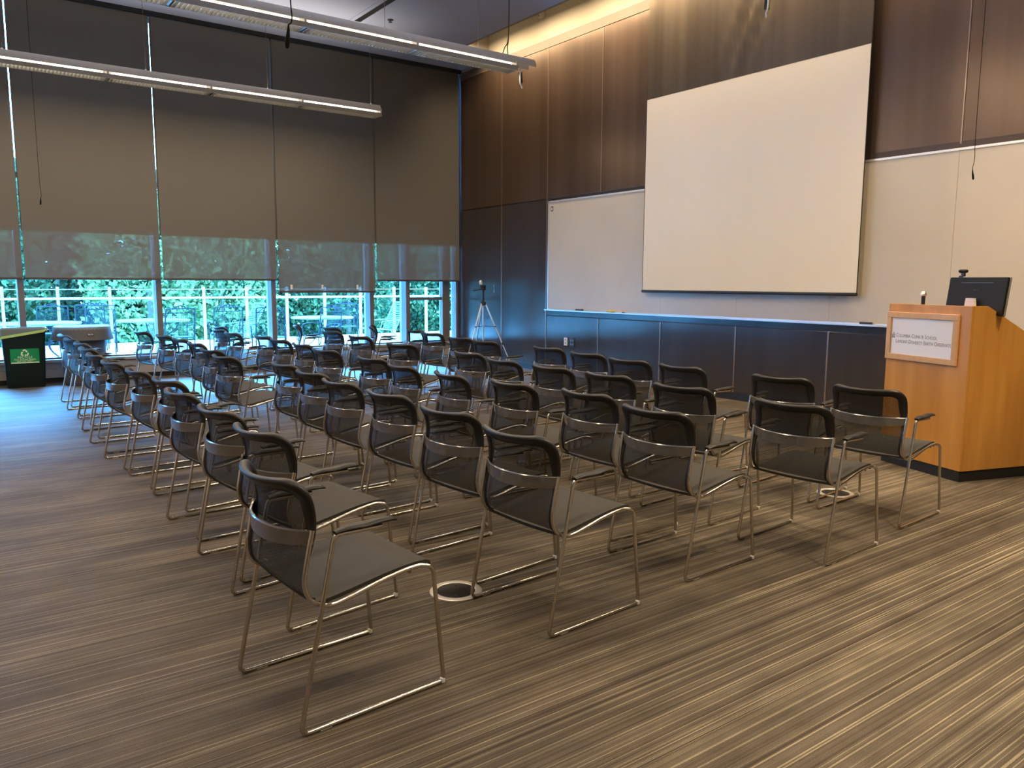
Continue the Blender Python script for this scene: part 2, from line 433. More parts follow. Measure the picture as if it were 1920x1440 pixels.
t = thing('marker_pen', 'white capped marker pen lying on the whiteboard tray beside the yellow cloth', 'marker', (XW - 0.05, 8.52, 1.056))
b = BM(); tube(b, [(0, -0.06, 0.009), (0, 0.06, 0.009)], 0.009, 10); obj('barrel', b, 'outlet_white', t)
b = BM(); tube(b, [(0, -0.075, 0.009), (0, -0.03, 0.009)], 0.0098, 10); obj('cap', b, 'outlet_black', t)
t = thing('whiteboard_eraser', 'dark eraser lying at the tray end beside the lectern', 'eraser', (XW - 0.055, 4.66, 1.056))
b = BM(); box(b, (0, 0, 0.018), (0.045, 0.13, 0.03), 0, 0.004); obj('eraser_back', b, 'outlet_black', t)
b = BM(); box(b, (0, 0, 0.002), (0.043, 0.128, 0.004)); obj('felt', b, 'ink_grey', t)

# projection screen, hangs in front of the wall
XS = 8.14
ps = thing('projection_screen', 'large pulled down white projection screen with black bottom bar', 'projection screen', (XS, 6.42, 1.37))
ya, yb_ = 4.76 - 6.42, 8.02 - 6.42
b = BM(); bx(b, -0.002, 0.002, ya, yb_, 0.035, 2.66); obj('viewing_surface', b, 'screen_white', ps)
b = BM()
nyy, nzz = 60, 12
g = [[b.verts.new(Vector((0.0 + -0.003 - 0.006 * (1 + math.sin(y * 9)) * math.sin(k / nzz * 2) + min(1.0, k / 2) * 0.034 * math.exp(-((y - 0.25 + 0.10 * k) / 0.30) ** 2) * math.sin(y * 24 + k * 2.2), ya + (yb_ - ya) * (j / nyy), 2.66 + k / nzz * 2.1))) for j in range(nyy + 1) for y in [ya + (yb_ - ya) * (j / nyy)]] for k in range(nzz + 1)]
for k in range(nzz):
    for j in range(nyy): b.faces.new((g[k][j], g[k][j + 1], g[k + 1][j + 1], g[k + 1][j]))
ob = obj('upper_drop', b, 'screen_backing', ps)
b = BM(); bx(b, -0.022, 0.022, ya - 0.01, yb_ + 0.01, 0.0, 0.038, 0.012); obj('bottom_bar', b, 'black_rim', ps)
for yy in (ya - 0.004, yb_ + 0.004):
    b = BM(); bx(b, -0.003, 0.003, yy - 0.004, yy + 0.004, 0.035, 4.76); obj('edge_binding', b, 'black_gap', ps)
b = BM(); bx(b, -0.08, 0.08, ya - 0.1, yb_ + 0.1, 4.74, 4.93, 0.02); obj('roller_case', b, 'cove_paint', ps)

# ------------------------------------------------------------------ window wall
MX = [(-2.78, -2.70), (-0.96, -0.88), (0.865, 0.945), (2.695, 2.778), (4.51, 4.592), (6.335, 6.415), (7.08, 7.165)]
y0m, y1m = 13.16, 13.42
for i, (a, c) in enumerate(MX):
    b = BM(); bx(b, a, c, y0m, y1m, 0.33, ZC, 0.003); struct('trim_%d' % (6 + i), b, 'mullion_paint')
edges = [XL] + [x for m in MX for x in m] + [8.25]
n = 0
for i in range(0, len(edges), 2):
    a, c = edges[i], edges[i + 1]
    n += 1
    w = bpy.data.objects.new('window_%d' % n, None); COL.objects.link(w); w['kind'] = 'structure'; w.location = ((a + c) / 2, 13.34, 0.33)
    hw = (c - a) / 2
    b = BM()
    bx(b, -hw, hw, -0.03, 0.03, 0, 0.04); bx(b, -hw, hw, -0.03, 0.03, ZC - 0.37, ZC - 0.33)
    bx(b, -hw, hw, -0.03, 0.03, 2.62, 2.70)
    if n == len(edges) // 2:      # glazed door bay at the corner
        bx(b, -hw, -hw + 0.03, -0.03, 0.03, 0, ZC - 0.33)
        bx(b, 7.93 - w.location.x, 8.10 - w.location.x, -0.10, 0.03, 0, ZC - 0.33, 0.004)
        bx(b, 8.205 - w.location.x, hw, -0.16, 0.03, 0, ZC - 0.33, 0.004)
        bx(b, -hw, 7.93 - w.location.x, -0.06, 0.0, 0.83, 0.885, 0.004)
    obj('window_frame', b, 'mullion_paint', w, False)
    b = BM(); bx(b, -hw, hw, 0.0, 0.006, 0.04, ZC - 0.37); obj('glass', b, 'window_glass', w, False)
# sill with low cover beneath
b = BM(); bx(b, XL, XW, 13.20, 13.45, 0.30, 0.345, 0.004); struct('trim_13', b, 'sill_paint')
b = BM(); bx(b, XL, XW, 13.24, 13.45, 0.21, 0.298); bx(b, XL, XW, 13.245, 13.45, 0.075, 0.205); struct('wall_front', b, 'sill_paint')
b = BM(); bx(b, XL, XW, 13.28, 13.45, 0.0, 0.075); struct('baseboard_front', b, 'black_gap')
# header above shades
b = BM(); bx(b, XL, XW, 13.02, 13.45, ZC - 0.06, ZC); struct('trim_14', b, 'black_gap')

# roller shades: translucent inner cloth over shorter opaque outer cloth
SH = [(-2.71, -0.88), (-0.88, 0.95), (0.95, 2.78), (2.78, 4.605), (4.605, 6.43), (6.43, 8.235)]
plc = ['far left', 'left of the first mullion', 'third', 'fourth', 'fifth', 'sixth']
lab = ['brown grey roller shade outside the left edge of view',
       'partly seen brown grey roller shade at the left edge, above the green bin',
       'wide brown grey roller shade above the two trash bins, thin cable hanging before it',
       'brown grey roller shade above the first tall iron patio chairs, between two level neighbours',
       'brown grey roller shade pulled lower than the others, three pale tabs along its hem',
       'brown grey roller shade in the corner, beside the dark panelled wall']
for i, (a, c) in enumerate(SH):
    zb = 1.31 if i == 4 else 1.515
    r = thing('roller_shade', lab[i], 'roller shade', ((a + c) / 2, YB, zb), 0, 'roller shades over the glass wall')
    hw = (c - a) / 2 - 0.016
    b = BM(); bx(b, -hw, hw, -0.001, 0.001, 0.02, ZC - 0.062 - zb); obj('screen_cloth', b, 'shade_cloth', r, False)
    b = BM(); bx(b, -hw, hw, -0.008, 0.008, 0.0, 0.032, 0.005); obj('hem_bar', b, 'brown_hardware', r)
    ol = {0: (0, 0.008), 1: (0.008, 0.009), 2: (0.009, 0.0125), 3: (0.0125, 0.0155), 4: (0.0155, 0.0155), 5: (0.0155, 0.0)}[i]
    b = BM(); bx(b, -hw - ol[0], hw + ol[1], 0.045, 0.047, 2.20 - zb, ZC - 0.062 - zb); obj('blackout_cloth', b, 'blackout_cloth', r, False)
    if i == 4:
        for tx in (0.12, 0.43, 0.80):
            b = BM(); bx(b, -hw + 2 * hw * tx - 0.018, -hw + 2 * hw * tx + 0.018, -0.004, -0.0015, 0.06, 0.14); obj('hem_tab', b, 'outlet_white', r)
    if i in (3, 4):
        b = BM()
        tube(b, [(hw + 0.010, -0.01, 0.1), (hw + 0.010, -0.01, ZC - 0.1 - zb)], 0.004, 5); obj('bead_chain', b, 'wire_steel', r)

# ------------------------------------------------------------------ pendant lights
def pendant(Y, x_end, label, joints, wires, ext):
    L0 = -1.9
    r = thing('pendant_light', label, 'pendant light', (x_end, Y, 4.2), 0, 'long suspended fluorescent pendants')
    x0 = L0 - x_end
    # hood
    b = BM()
    prof = [(-0.085, 0.0), (-0.080, 0.045), (-0.045, 0.095), (0.045, 0.095), (0.080, 0.045), (0.085, 0.0), (0.079, 0.0), (0.074, 0.042), (0.042, 0.088), (-0.042, 0.088), (-0.074, 0.042), (-0.079, 0.0)]
    prism(b, [(y, z) for y, z in prof], x0, 0.0 + (0.30 if ext else 0.0), 'X')
    obj('housing', b, 'lamp_housing', r)
    # lower louver: two side strips with cross fins
    b = BM()
    for s in (-1, 1):
        prism(b, [(s * 0.105, -0.088), (s * 0.099, -0.088), (s * 0.096, -0.032), (s * 0.102, -0.032)], x0, 0.0, 'X')
    obj('louver_rail', b, 'louver_white', r, False)
    b = BM(); k = x0
    while k < -0.001:
        bx(b, k - 0.0015, k + 0.0015, -0.098, 0.098, -0.092, -0.050); k += 0.042
    obj('louver', b, 'louver_metal', r, False)
    b = BM()
    xs = [x0] + [j - x_end for j in joints] + [0.0]
    for q in xs[1:]:
        bx(b, q - 0.02, q + 0.004, -0.10, 0.10, -0.08, 0.03, 0.004)
    obj('lamp_bracket', b, 'lamp_housing', r)
    for q in range(len(xs) - 1):
        b = BM(); tube(b, [(xs[q] + 0.05, -0.04, -0.012), (xs[q + 1] - 0.06, -0.04, -0.012)], 0.019, 10)
        tube(b, [(xs[q] + 0.05, 0.04, -0.012), (xs[q + 1] - 0.06, 0.04, -0.012)], 0.019, 10)
        obj('fluorescent_tube', b, 'tube_glow', r)
    for wx in wires:
        b = BM(); tube(b, [(wx - x_end, 0, 0.09), (wx - x_end, 0, ZC - 4.2 - 0.001)], 0.003, 5)
        tube(b, [(wx - x_end, 0, 0.09), (wx - x_end, 0, 0.115)], 0.012, 8)
        obj('suspension_wire', b, 'wire_steel', r)
    return r
JT = [-0.62, 0.65, 1.95, 3.25, 4.57]
pendant(11.72, 5.86, 'long suspended fluorescent pendant hanging lower in view, in front of the roller shades', JT, [5.72, 4.07, 2.42, 0.8], False)
pendant(8.22, 5.97, 'long suspended fluorescent pendant crossing the ceiling above, with a power cable at its end', JT, [5.45, 4.2, 2.5, 0.8], True)
pendant(4.75, 5.97, 'long suspended fluorescent pendant just above the view, over the near chairs', JT, [5.45, 4.2, 2.5, 0.8], True)  # outside the view, added to light the near carpet
pendant(1.2, 5.97, 'long suspended fluorescent pendant behind the camera', JT, [5.45, 4.2, 2.5, 0.8], True)  # also unseen, stands in for the room's other lights
LW = (1.0, 0.77, 0.49)
for Y in (11.72, 8.22, 4.75, 1.2):
    for k in range(3):
        ld = bpy.data.lights.new('pendant_lamp', 'AREA'); ld.shape = 'RECTANGLE'; ld.size = 2.45; ld.size_y = 0.03
        ld.energy = {11.72: 30, 8.22: 52, 4.75: 46, 1.2: 24}[Y]; ld.color = LW
        lo_ = bpy.data.objects.new('pendant_lamp', ld); COL.objects.link(lo_)
        lo_.location = (-0.6 + 2.6 * k, Y, 4.2 - 0.0935)
for Y in (11.72, 8.22, 4.75, 1.2):          # fill lights added above the closed hoods to brighten the ceiling
    for k in range(3):
        ld = bpy.data.lights.new('pendant_uplight', 'AREA'); ld.shape = 'RECTANGLE'; ld.size = 2.45; ld.size_y = 0.05
        ld.energy = 11; ld.color = (1.0, 0.90, 0.78); ld.spread = math.radians(125)
        lo_ = bpy.data.objects.new('pendant_uplight', ld); COL.objects.link(lo_)
        lo_.location = (-0.6 + 2.6 * k, Y, 4.2 + 0.099); lo_.rotation_euler = (PI, 0, 0)
for i_, (x_, y_, e_) in enumerate(((5.6, 0.9, 70), (6.9, 2.6, 55), (4.0, 0.4, 45))):   # unseen downlights, added to brighten the near right floor
    t = thing('recessed_downlight', ['round recessed downlight in the ceiling behind the camera, over the right aisle', 'round recessed downlight in the ceiling over the lectern', 'round recessed downlight in the ceiling behind the camera, over the centre aisle'][i_], 'downlight', (x_, y_, ZC - 0.001))
    b = BM(); lathe(b, [(0.11, 0), (0.11, -0.006), (0.09, -0.008), (0.085, -0.001)], n=28); obj('trim_ring', b, 'louver_white', t)
    b = BM(); lathe(b, [(0.084, -0.001), (0.084, -0.0025), (0.001, -0.0025)], n=24); obj('lens', b, 'tube_glow', t)
    ld = bpy.data.lights.new('downlight', 'AREA'); ld.shape = 'DISK'; ld.size = 0.16; ld.energy = e_; ld.color = LW; ld.spread = math.radians(110)
    lo_ = bpy.data.objects.new('downlight', ld); COL.objects.link(lo_); lo_.location = (x_, y_, ZC - 0.012)
# lamp clips under the pendant ends
def clip(loc, label):
    t = thing('spotlight_clip', label, 'spotlight', loc)
    b = BM(); tube(b, [(0, 0, 0.19), (0, 0, 0.11)], 0.008, 8); obj('stem', b, 'outlet_white', t)
    b = BM(); tube(b, crom([(-0.02, -0.03, 0.10), (-0.035, -0.045, 0.03), (-0.02, -0.03, -0.035), (0.03, 0.02, -0.04), (0.07, 0.05, -0.065)], 5), 0.009, 8); obj('bracket', b, 'outlet_white', t)
    b = BM(); tube(b, [(0.0, 0, 0.105), (0.005, 0.0, 0.09), (0.02, 0.01, -0.02)], [0.03, 0.022, 0.026], 12); obj('lamp_head', b, 'cable_black', t)
clip((6.08, 8.22, 4.02), 'small black spotlight in a pale bracket under the end of the pendant near the corner')
clip((6.33, 4.75, 4.03), 'small spotlight in a pale bracket at the top edge above the projection screen')
# power cable at the end of pendant 2
t = thing('power_cable', 'black power cable dropping from the ceiling to the pendant end', 'cable', (5.9, 8.22, 4.295))
b = BM()
tube(b, crom([(0, 0.012, 0), (-0.01, 0.012, 0.10), (0.0, 0.005, 0.22), (0.005, 0, 0.7), (0, 0, ZC - 4.295 - 0.002)], 6), 0.006, 6)
tube(b, crom([(-0.10, -0.01, 0), (-0.07, -0.012, 0.08), (-0.01, -0.005, 0.21), (0.0, -0.008, 0.7), (0, 0, ZC - 4.295 - 0.002)], 6), 0.006, 6)
obj('cable', b, 'cable_black', t)
# hanging microphones
def mic(x, y, z, label, sway=0.0):
    t = thing('hanging_microphone', label, 'microphone', (x, y, z), 0, 'microphones hanging from the ceiling on thin cables')
    b = BM(); tube(b, crom([(0, 0, 0.08), (0.02 * sway, 0.01 * sway, 0.11), (0.012 * sway, 0, 0.2), (0, 0, 0.6), (0, 0, ZC - z - 0.002)], 6), 0.0028, 5)
    obj('cable', b, 'matt_black', t)
    b = BM(); tube(b, [(-0.012 * sway, -0.012 * sway, -0.012), (-0.011 * sway, -0.011 * sway, 0.0), (-0.006 * sway, -0.006 * sway, 0.03), (0, 0, 0.06), (0.002, 0.002, 0.085)], [0.006, 0.0095, 0.009, 0.006, 0.003], 12)
    obj('microphone_capsule', b, 'matt_black', t)
mic(1.211, 3.219, 2.45, 'small black microphone hanging high in front of the upper pendant light', 1.0)
mic(7.75, 3.47, 2.47, 'small black microphone hanging in front of the whiteboard, above the lectern', 1.6)
mic(1.131, 12.10, 2.5, 'small dark microphone on a thin cable in front of the left roller shade', 0.5)

# ceiling fittings
t = thing('slot_diffuser', 'long black linear slot air diffuser in the ceiling', 'air diffuser', (5.46, 9.9, ZC - 0.001))
b = BM(); bx(b, -0.05, 0.05, -1.7, 1.7, -0.004, 0.0); obj('slot', b, 'black_gap', t)
b = BM(); bx(b, -0.12, -0.05, -1.75, 1.75, -0.006, 0.0); bx(b, 0.05, 0.12, -1.75, 1.75, -0.006, 0.0); bx(b, -0.05, 0.05, 1.7, 1.75, -0.006, 0); bx(b, -0.05, 0.05, -1.75, -1.7, -0.006, 0)
obj('flange', b, 'ceiling_paint', t)
t = thing('sprinkler_head', 'small dark sprinkler head on the ceiling beside the slot diffuser', 'sprinkler', (5.84, 11.24, ZC))
b = BM(); lathe(b, [(0.045, 0), (0.045, -0.006), (0.014, -0.012), (0.012, -0.035)], n=20); obj('body', b, 'wire_steel', t)
b = BM(); lathe(b, [(0.03, -0.035), (0.03, -0.039), (0.001, -0.040)], n=16); obj('deflector', b, 'wire_steel', t)
t = thing('ceiling_canopy', 'small pale round ceiling plate above the lower pendant wire', 'ceiling plate', (5.72, 11.72, ZC))
b = BM(); lathe(b, [(0.07, 0), (0.07, -0.008), (0.03, -0.018), (0.002, -0.02)], n=24); obj('cover', b, 'ceiling_paint', t)
t = thing('ceiling_canopy', 'small pale round ceiling plate at the upper left, above the cable microphone', 'ceiling plate', (3.2, 9.9, ZC))
b = BM(); lathe(b, [(0.09, 0), (0.09, -0.006), (0.03, -0.012), (0.002, -0.013)], n=24); obj('cover', b, 'ceiling_paint', t)
# round fitting on the cove wall
t = thing('wall_speaker', 'round cream fitting on the lit wall above the brown panels', 'wall fitting', (XW, 10.54, 5.86))
Mx = Matrix.Rotation(-PI / 2, 4, 'Y')
b = BM(); lathe(b, [(0.09, 0), (0.09, 0.05), (0.075, 0.075), (0.055, 0.075), (0.05, 0.05), (0.001, 0.05)], n=28, M=Mx); obj('housing', b, 'cove_paint', t)
b = BM(); lathe(b, [(0.045, 0.051), (0.02, 0.058), (0.001, 0.06)], n=20, M=Mx); obj('lens', b, 'lamp_housing', t)
# cove lamps
for i in range(7):
    yc = 11.42 - 1.31 * i
    t = thing('cove_lamp', 'warm fluorescent cove lamp hidden above the ceiling edge, number %s from the corner' % ['one', 'two', 'three', 'four', 'five', 'six', 'seven'][i], 'cove lamp', (7.62, yc, ZC + 0.20), 0, 'cove lamps above the panelled wall')
    b = BM(); bx(b, -0.05, 0.03, -0.6, 0.6, -0.06, -0.03, 0.004); obj('channel', b, 'louver_white', t)
    b = BM(); tube(b, [(0, -0.56, 0), (0, 0.56, 0)], 0.018, 10); obj('fluorescent_tube', b, 'cove_glow', t)
    ld = bpy.data.lights.new('cove_light', 'AREA'); ld.shape = 'RECTANGLE'; ld.size = 1.15; ld.size_y = 0.06
    ld.energy = 26; ld.spread = math.radians(150); ld.color = (1.0, 0.75, 0.46)
    lo_ = bpy.data.objects.new('cove_light', ld); COL.objects.link(lo_)
    lo_.location = (7.68, yc, ZC + 0.19)
    lo_.rotation_euler = Matrix(((0, 0.342, -0.94), (1, 0, 0), (0, -0.94, -0.342))).to_euler() if False else (0, 0, 0)
    dirv = Vector((0.42, 0, -0.90)); lo_.rotation_mode = 'QUATERNION'
    zq = -dirv.normalized(); xq = Vector((0, 1, 0)); yq = zq.cross(xq)
    lo_.rotation_quaternion = Matrix((xq, yq, zq)).transposed().to_quaternion()

# wall plates
def plate(name, y, z, w, h, mat, label, slots, smat):
    t = thing(name, label, 'outlet' if 'outlet' in name else 'switch', (XW - 0.006, y, z))
    b = BM(); box(b, (-0.004, 0, 0), (0.008, w, h), 0, 0.002); obj('cover_plate', b, mat, t)
    for (dy, dz, sy, sz) in slots:
        b = BM(); box(b, (-0.0085, dy, dz), (0.003, sy, sz), 0, 0.0005); obj('insert', b, smat, t)
plate('wall_outlet', 9.84, 0.545, 0.085, 0.13, 'outlet_white', 'white outlet plate on the panel below the whiteboard', [(0, 0.025, 0.03, 0.03), (0, -0.025, 0.03, 0.03)], 'sill_paint')
plate('wall_outlet', 9.68, 0.54, 0.12, 0.15, 'outlet_black', 'black double outlet plate beside the white one below the whiteboard', [(0.025, 0.03, 0.03, 0.035), (0.025, -0.03, 0.03, 0.035), (-0.025, 0.03, 0.03, 0.035), (-0.025, -0.03, 0.03, 0.035)], 'ink_grey')
plate('light_switch', 11.91, 1.39, 0.05, 0.14, 'wire_steel', 'grey switch plate on the dark wall right of the tripod', [(0.015, 0, 0.012, 0.06), (-0.02, 0, 0.01, 0.1)], 'outlet_black')
plate('light_switch', 12.32, 1.39, 0.03, 0.13, 'outlet_black', 'narrow dark switch plate on the wall just behind the tripod head', [(0.0, 0, 0.012, 0.06)], 'ink_grey')

# ------------------------------------------------------------------ floor boxes
for (x, y, lb, rz) in ((1.93, 3.115, 'round steel rimmed floor box in the carpet between the two nearest chairs', 0.4), (5.12, 3.06, 'round steel rimmed floor box behind the sled legs of the chairs by the lectern', 1.0)):
    t = thing('floor_box', lb, 'floor outlet', (x, y, 0), rz)
    b = BM(); lathe(b, [(0.128, 0), (0.128, 0.004), (0.122, 0.007), (0.098, 0.007), (0.094, 0.003)], n=48); 
    obj('rim', b, 'floor_ring', t)
    b = BM(); lathe(b, [(0.094, 0.001), (0.094, 0.0045), (0.09, 0.0055), (0.001, 0.0055)], n=40)
    obj('lid', b, 'pad_black', t)
    for a in (0.6, 0.6 + PI):
        b = BM(); box(b, (0.07 * math.cos(a), 0.07 * math.sin(a), 0.0065), (0.02, 0.012, 0.003), a, 0.001); obj('latch', b, 'outlet_black', t)

# ------------------------------------------------------------------ lectern
A = Vector((6.177, 2.691)); nd = Vector((0.306, 0.952)); sd = Vector((0.952, -0.306))
rz = math.atan2(sd.y, sd.x)      # local +x = side dir (back), local y = along front
lec = thing('lectern', 'tall maple veneer lectern with a framed white sign and black plinth', 'lectern', (A.x, A.y, 0), rz)
W = 0.80
prof = [(0.0, 0.085), (0.0, 1.342), (0.155, 1.342), (0.66, 1.10), (0.74, 1.10), (0.74, 0.085)]
# body as panels with an open back
b = BM(); bx(b, 0.0, 0.022, 0.0, W, 0.085, 1.342, 0.002); obj('front_panel', b, 'maple_veneer', lec)
for y_ in (0.0, W - 0.022):
    b = BM(); prism(b, [(x, z) for x, z in [(0.0225, 0.085), (0.0225, 1.342), (0.155, 1.342), (0.66, 1.09), (0.74, 1.09), (0.74, 0.085)]], y_, y_ + 0.022, 'Y'); obj('side_panel', b, 'maple_veneer', lec)
b = BM(); prism(b, [(0.024, 1.225), (0.024, 1.205), (0.36, 1.205), (0.70, 1.03), (0.72, 1.045), (0.365, 1.225)], 0.024, W - 0.024, 'Y'); obj('desk_top', b, 'maple_veneer', lec)
b = BM(); bx(b, 0.03, 0.72, 0.024, W - 0.024, 0.085, 0.11); bx(b, 0.03, 0.70, 0.024, W - 0.024, 0.6, 0.62); obj('shelf', b, 'maple_veneer', lec)
b = BM(); bx(b, 0.008, 0.73, 0.008, W - 0.008, 0.0, 0.085, 0.002); obj('plinth', b, 'black_gap', lec)
# sign
sg = thing('framed_sign', 'white paper sign in a maple frame on the lectern front', 'sign', (A.x, A.y, 0), rz)
f0, f1, z0, z1, fw = 0.095, 0.795, 0.885, 1.275, 0.046
for nm, args in (('a', (f0, f1, z1 - fw, z1)), ('b', (f0, f1, z0, z0 + fw)), ('c', (f0, f0 + fw, z0 + fw, z1 - fw)), ('d', (f1 - fw, f1, z0 + fw, z1 - fw))):
    b = BM(); bx(b, -0.022, -0.0005, args[0], args[1], args[2], args[3], 0.004); obj('frame_rail', b, 'maple_frame', sg)
b = BM(); bx(b, -0.008, -0.001, f0 + fw, f1 - fw, z0 + fw, z1 - fw); pp = obj('paper_sheet', b, 'paper', sg)
# lettering faces -x in lectern space; text reads from +y to -y
def MT(y, z, x=-0.0085):
    return Matrix.Translation((x, y, z)) @ Matrix(((0, 0, -1, 0), (-1, 0, 0, 0), (0, 1, 0, 0), (0, 0, 0, 1)))
def smallcaps(s, y, z, size, parent, sx=0.86):
    """first letters larger, the rest smaller capitals"""
    cur = y
    for word in s.split(' '):
        for seg in [word] if '-' not in word else [word.split('-')[0] + '-', word.split('-')[1]]:
            o = text('lettering', seg[0], size, 'ink_grey', parent, MT(cur, z), sx=sx)
            w_ = max(v.co.y for v in o.data.vertices) - min(v.co.y for v in o.data.vertices)
            cur -= w_ + size * 0.08
            if len(seg) > 1:
                o = text('lettering', seg[1:], size * 0.80, 'ink_grey', parent, MT(cur, z), sx=sx)
                w_ = max(v.co.y for v in o.data.vertices) - min(v.co.y for v in o.data.vertices)
                cur -= w_ + size * 0.08
        cur -= size * 0.22
    return cur
smallcaps('COLUMBIA CLIMATE SCHOOL', 0.70, 1.070, 0.045, pp, 0.80)
smallcaps('LAMONT-DOHERTY EARTH OBSERVATORY', 0.70, 1.022, 0.045, pp, 0.80)
b = BM()
for (yy, zz, h) in ((0.738, 1.078, 0.024), (0.730, 1.082, 0.026), (0.722, 1.085, 0.030), (0.714, 1.082, 0.026)):
    box(b, (-0.0085, yy, zz), (0.001, 0.005, h))
bx(b, -0.009, -0.0082, 0.708, 0.743, 1.062, 1.069); bx(b, -0.009, -0.0082, 0.720, 0.7245, 1.098, 1.110); bx(b, -0.009, -0.0082, 0.716, 0.7285, 1.102, 1.105)
obj('crown_emblem', b, 'ink_grey', pp)
# monitor with webcam
def L2W(x, y, z=0): return (A.x + sd.x * x + nd.x * y, A.y + sd.y * x + nd.y * y, z)
mo = thing('computer_monitor', 'black flat computer monitor seen from behind on the lectern', 'monitor', L2W(0.25, 0.20, 1.248), rz + 0.06)
tl = Matrix.Rotation(math.radians(8), 4, 'Y')
b = BM(); box(b, (0, 0, 0.165), (0.016, 0.50, 0.30), 0, 0.005, tl); obj('bezel', b, 'monitor_grey', mo)
b = BM(); box(b, (-0.017, 0, 0.165), (0.026, 0.492, 0.292), 0, 0.010, tl); bx_ = obj('back_shell', b, 'monitor_black', mo)
b = BM(); box(b, (-0.031, 0, 0.265), (0.003, 0.27, 0.008), 0, 0.001, tl); box(b, (-0.031, 0, 0.21), (0.003, 0.05, 0.004), 0, 0.001, tl); obj('vent_ridge', b, 'outlet_black', bx_)
b = BM(); box(b, (0.0085, 0, 0.165), (0.003, 0.47, 0.26), 0, 0, tl); obj('display_panel', b, 'outlet_black', mo)
b = BM(); prism(b, [(-0.055, 0.0), (0.055, 0.0), (0.035, 0.15), (-0.035, 0.15)], -0.062, -0.040, 'X'); lathe(b, [(0.10, -0.022), (0.10, -0.012), (0.04, 0.0), (0.03, 0.004)], c=(-0.01, 0, 0), n=28)
obj('stand', b, 'lamp_housing', mo)
wc = thing('webcam', 'small black webcam clipped on top of the monitor', 'webcam', L2W(0.275, 0.35, 1.246 + 0.315), rz + 0.06)
b = BM(); box(b, (0.0, 0, 0.045), (0.035, 0.072, 0.028), 0, 0.012); obj('camera_body', b, 'monitor_black', wc)
b = BM(); box(b, (0.002, 0.0, 0.018), (0.018, 0.03, 0.03), 0, 0.004); box(b, (-0.012, 0.008, -0.012), (0.008, 0.035, 0.045), 0, 0.003); obj('clip', b, 'outlet_black', wc)
b = BM(); lathe(b, [(0.010, 0), (0.010, 0.004), (0.004, 0.005)], c=(0, 0, 0), n=16, M=Matrix.Translation((0.0175, 0, 0.046)) @ Matrix.Rotation(PI / 2, 4, 'Y')); obj('lens', b, 'wire_steel', wc)
mi = thing('stage_microphone', 'handheld microphone with silver grille standing upright on the lectern', 'microphone', L2W(0.19, 0.64, 1.226), rz)
b = BM(); tube(b, [(0, 0, 0.0), (0, 0, 0.02), (0.0, 0, 0.18)], [0.012, 0.012, 0.0165], 16); obj('handle', b, 'outlet_black', mi)
b = BM(); lathe(b, [(0.017, 0.18), (0.024, 0.186), (0.024, 0.193), (0.0245, 0.194), (0.022, 0.208), (0.014, 0.217), (0.001, 0.220)], n=20); obj('grille', b, 'steel', mi)
b = BM(); lathe(b, [(0.035, 0.0), (0.035, 0.010), (0.018, 0.016)], n=20); obj('stand_base', b, 'outlet_black', mi)

# ------------------------------------------------------------------ tripod
tp = thing('tripod', 'silver camera tripod with black pan head standing in the corner', 'tripod', (7.72, 11.50, 0))
b = BM(); tube(b, [(0, 0, 0.45), (0, 0, 1.13)], 0.013, 10); obj('centre_column', b, 'aluminium', tp)
b = BM(); tube(b, [(0, 0, 1.10), (0, 0, 1.38)], 0.015, 10); obj('riser', b, 'cable_black', tp)
b = BM(); tube(b, [(0, 0, 0.44), (0, 0, 0.47)], 0.022, 10); obj('column_hook', b, 'cable_black', tp)
b = BM(); lathe(b, [(0.03, 1.10), (0.055, 1.115), (0.055, 1.15), (0.03, 1.165)], n=16); obj('collar', b, 'cable_black', tp)
for a in (-0.75, 1.35, 3.45):
    d = Vector((math.cos(a), math.sin(a), 0))
    top = d * 0.045 + Vector((0, 0, 1.13)); foot = d * 0.52 + Vector((0, 0, 0.012))
    mid = top.lerp(foot, 0.63)
    b = BM(); tube(b, [top, mid], 0.0125, 8); tube(b, [mid, foot], 0.009, 8); lg = obj('leg', b, 'aluminium', tp)
    b = BM(); tube(b, [mid - (foot - top).normalized() * 0.02, mid + (foot - top).normalized() * 0.02], 0.018, 8); obj('leg_clamp', b, 'cable_black', lg)
    b = BM(); tube(b, [foot - (foot - top).normalized() * 0.03, foot], 0.014, 8); obj('rubber_foot', b, 'cable_black', lg)
    k = top.lerp(foot, 0.36)
    b = BM(); tube(b, [(0, 0, 0.74), k], 0.006, 6); bmesh.ops.create_icosphere(b, subdivisions=2, radius=0.018, matrix=Matrix.Translation(k)); obj('spreader_arm', b, 'cable_black', tp)
b = BM(); box(b, (0, 0, 1.40), (0.07, 0.07, 0.07), 0.3, 0.012); box(b, (0, 0, 1.445), (0.08, 0.055, 0.02), 0.3, 0.005); obj('pan_head', b, 'cable_black', tp)
b = BM(); tube(b, [(0, 0, 1.385), (-0.13, 0.12, 1.36)], 0.011, 8); obj('pan_handle', b, 'cable_black', tp)
b = BM(); lathe(b, [(0.0395, -0.012), (0.0395, 0.012), (0.018, 0.012), (0.018, -0.012)], n=20, M=Matrix.Translation((-0.03, 0.03, 1.50)) @ Matrix.Rotation(PI / 2, 4, 'X') @ Matrix.Rotation(0.6, 4, 'Y')); obj('phone_holder', b, 'outlet_white', tp)

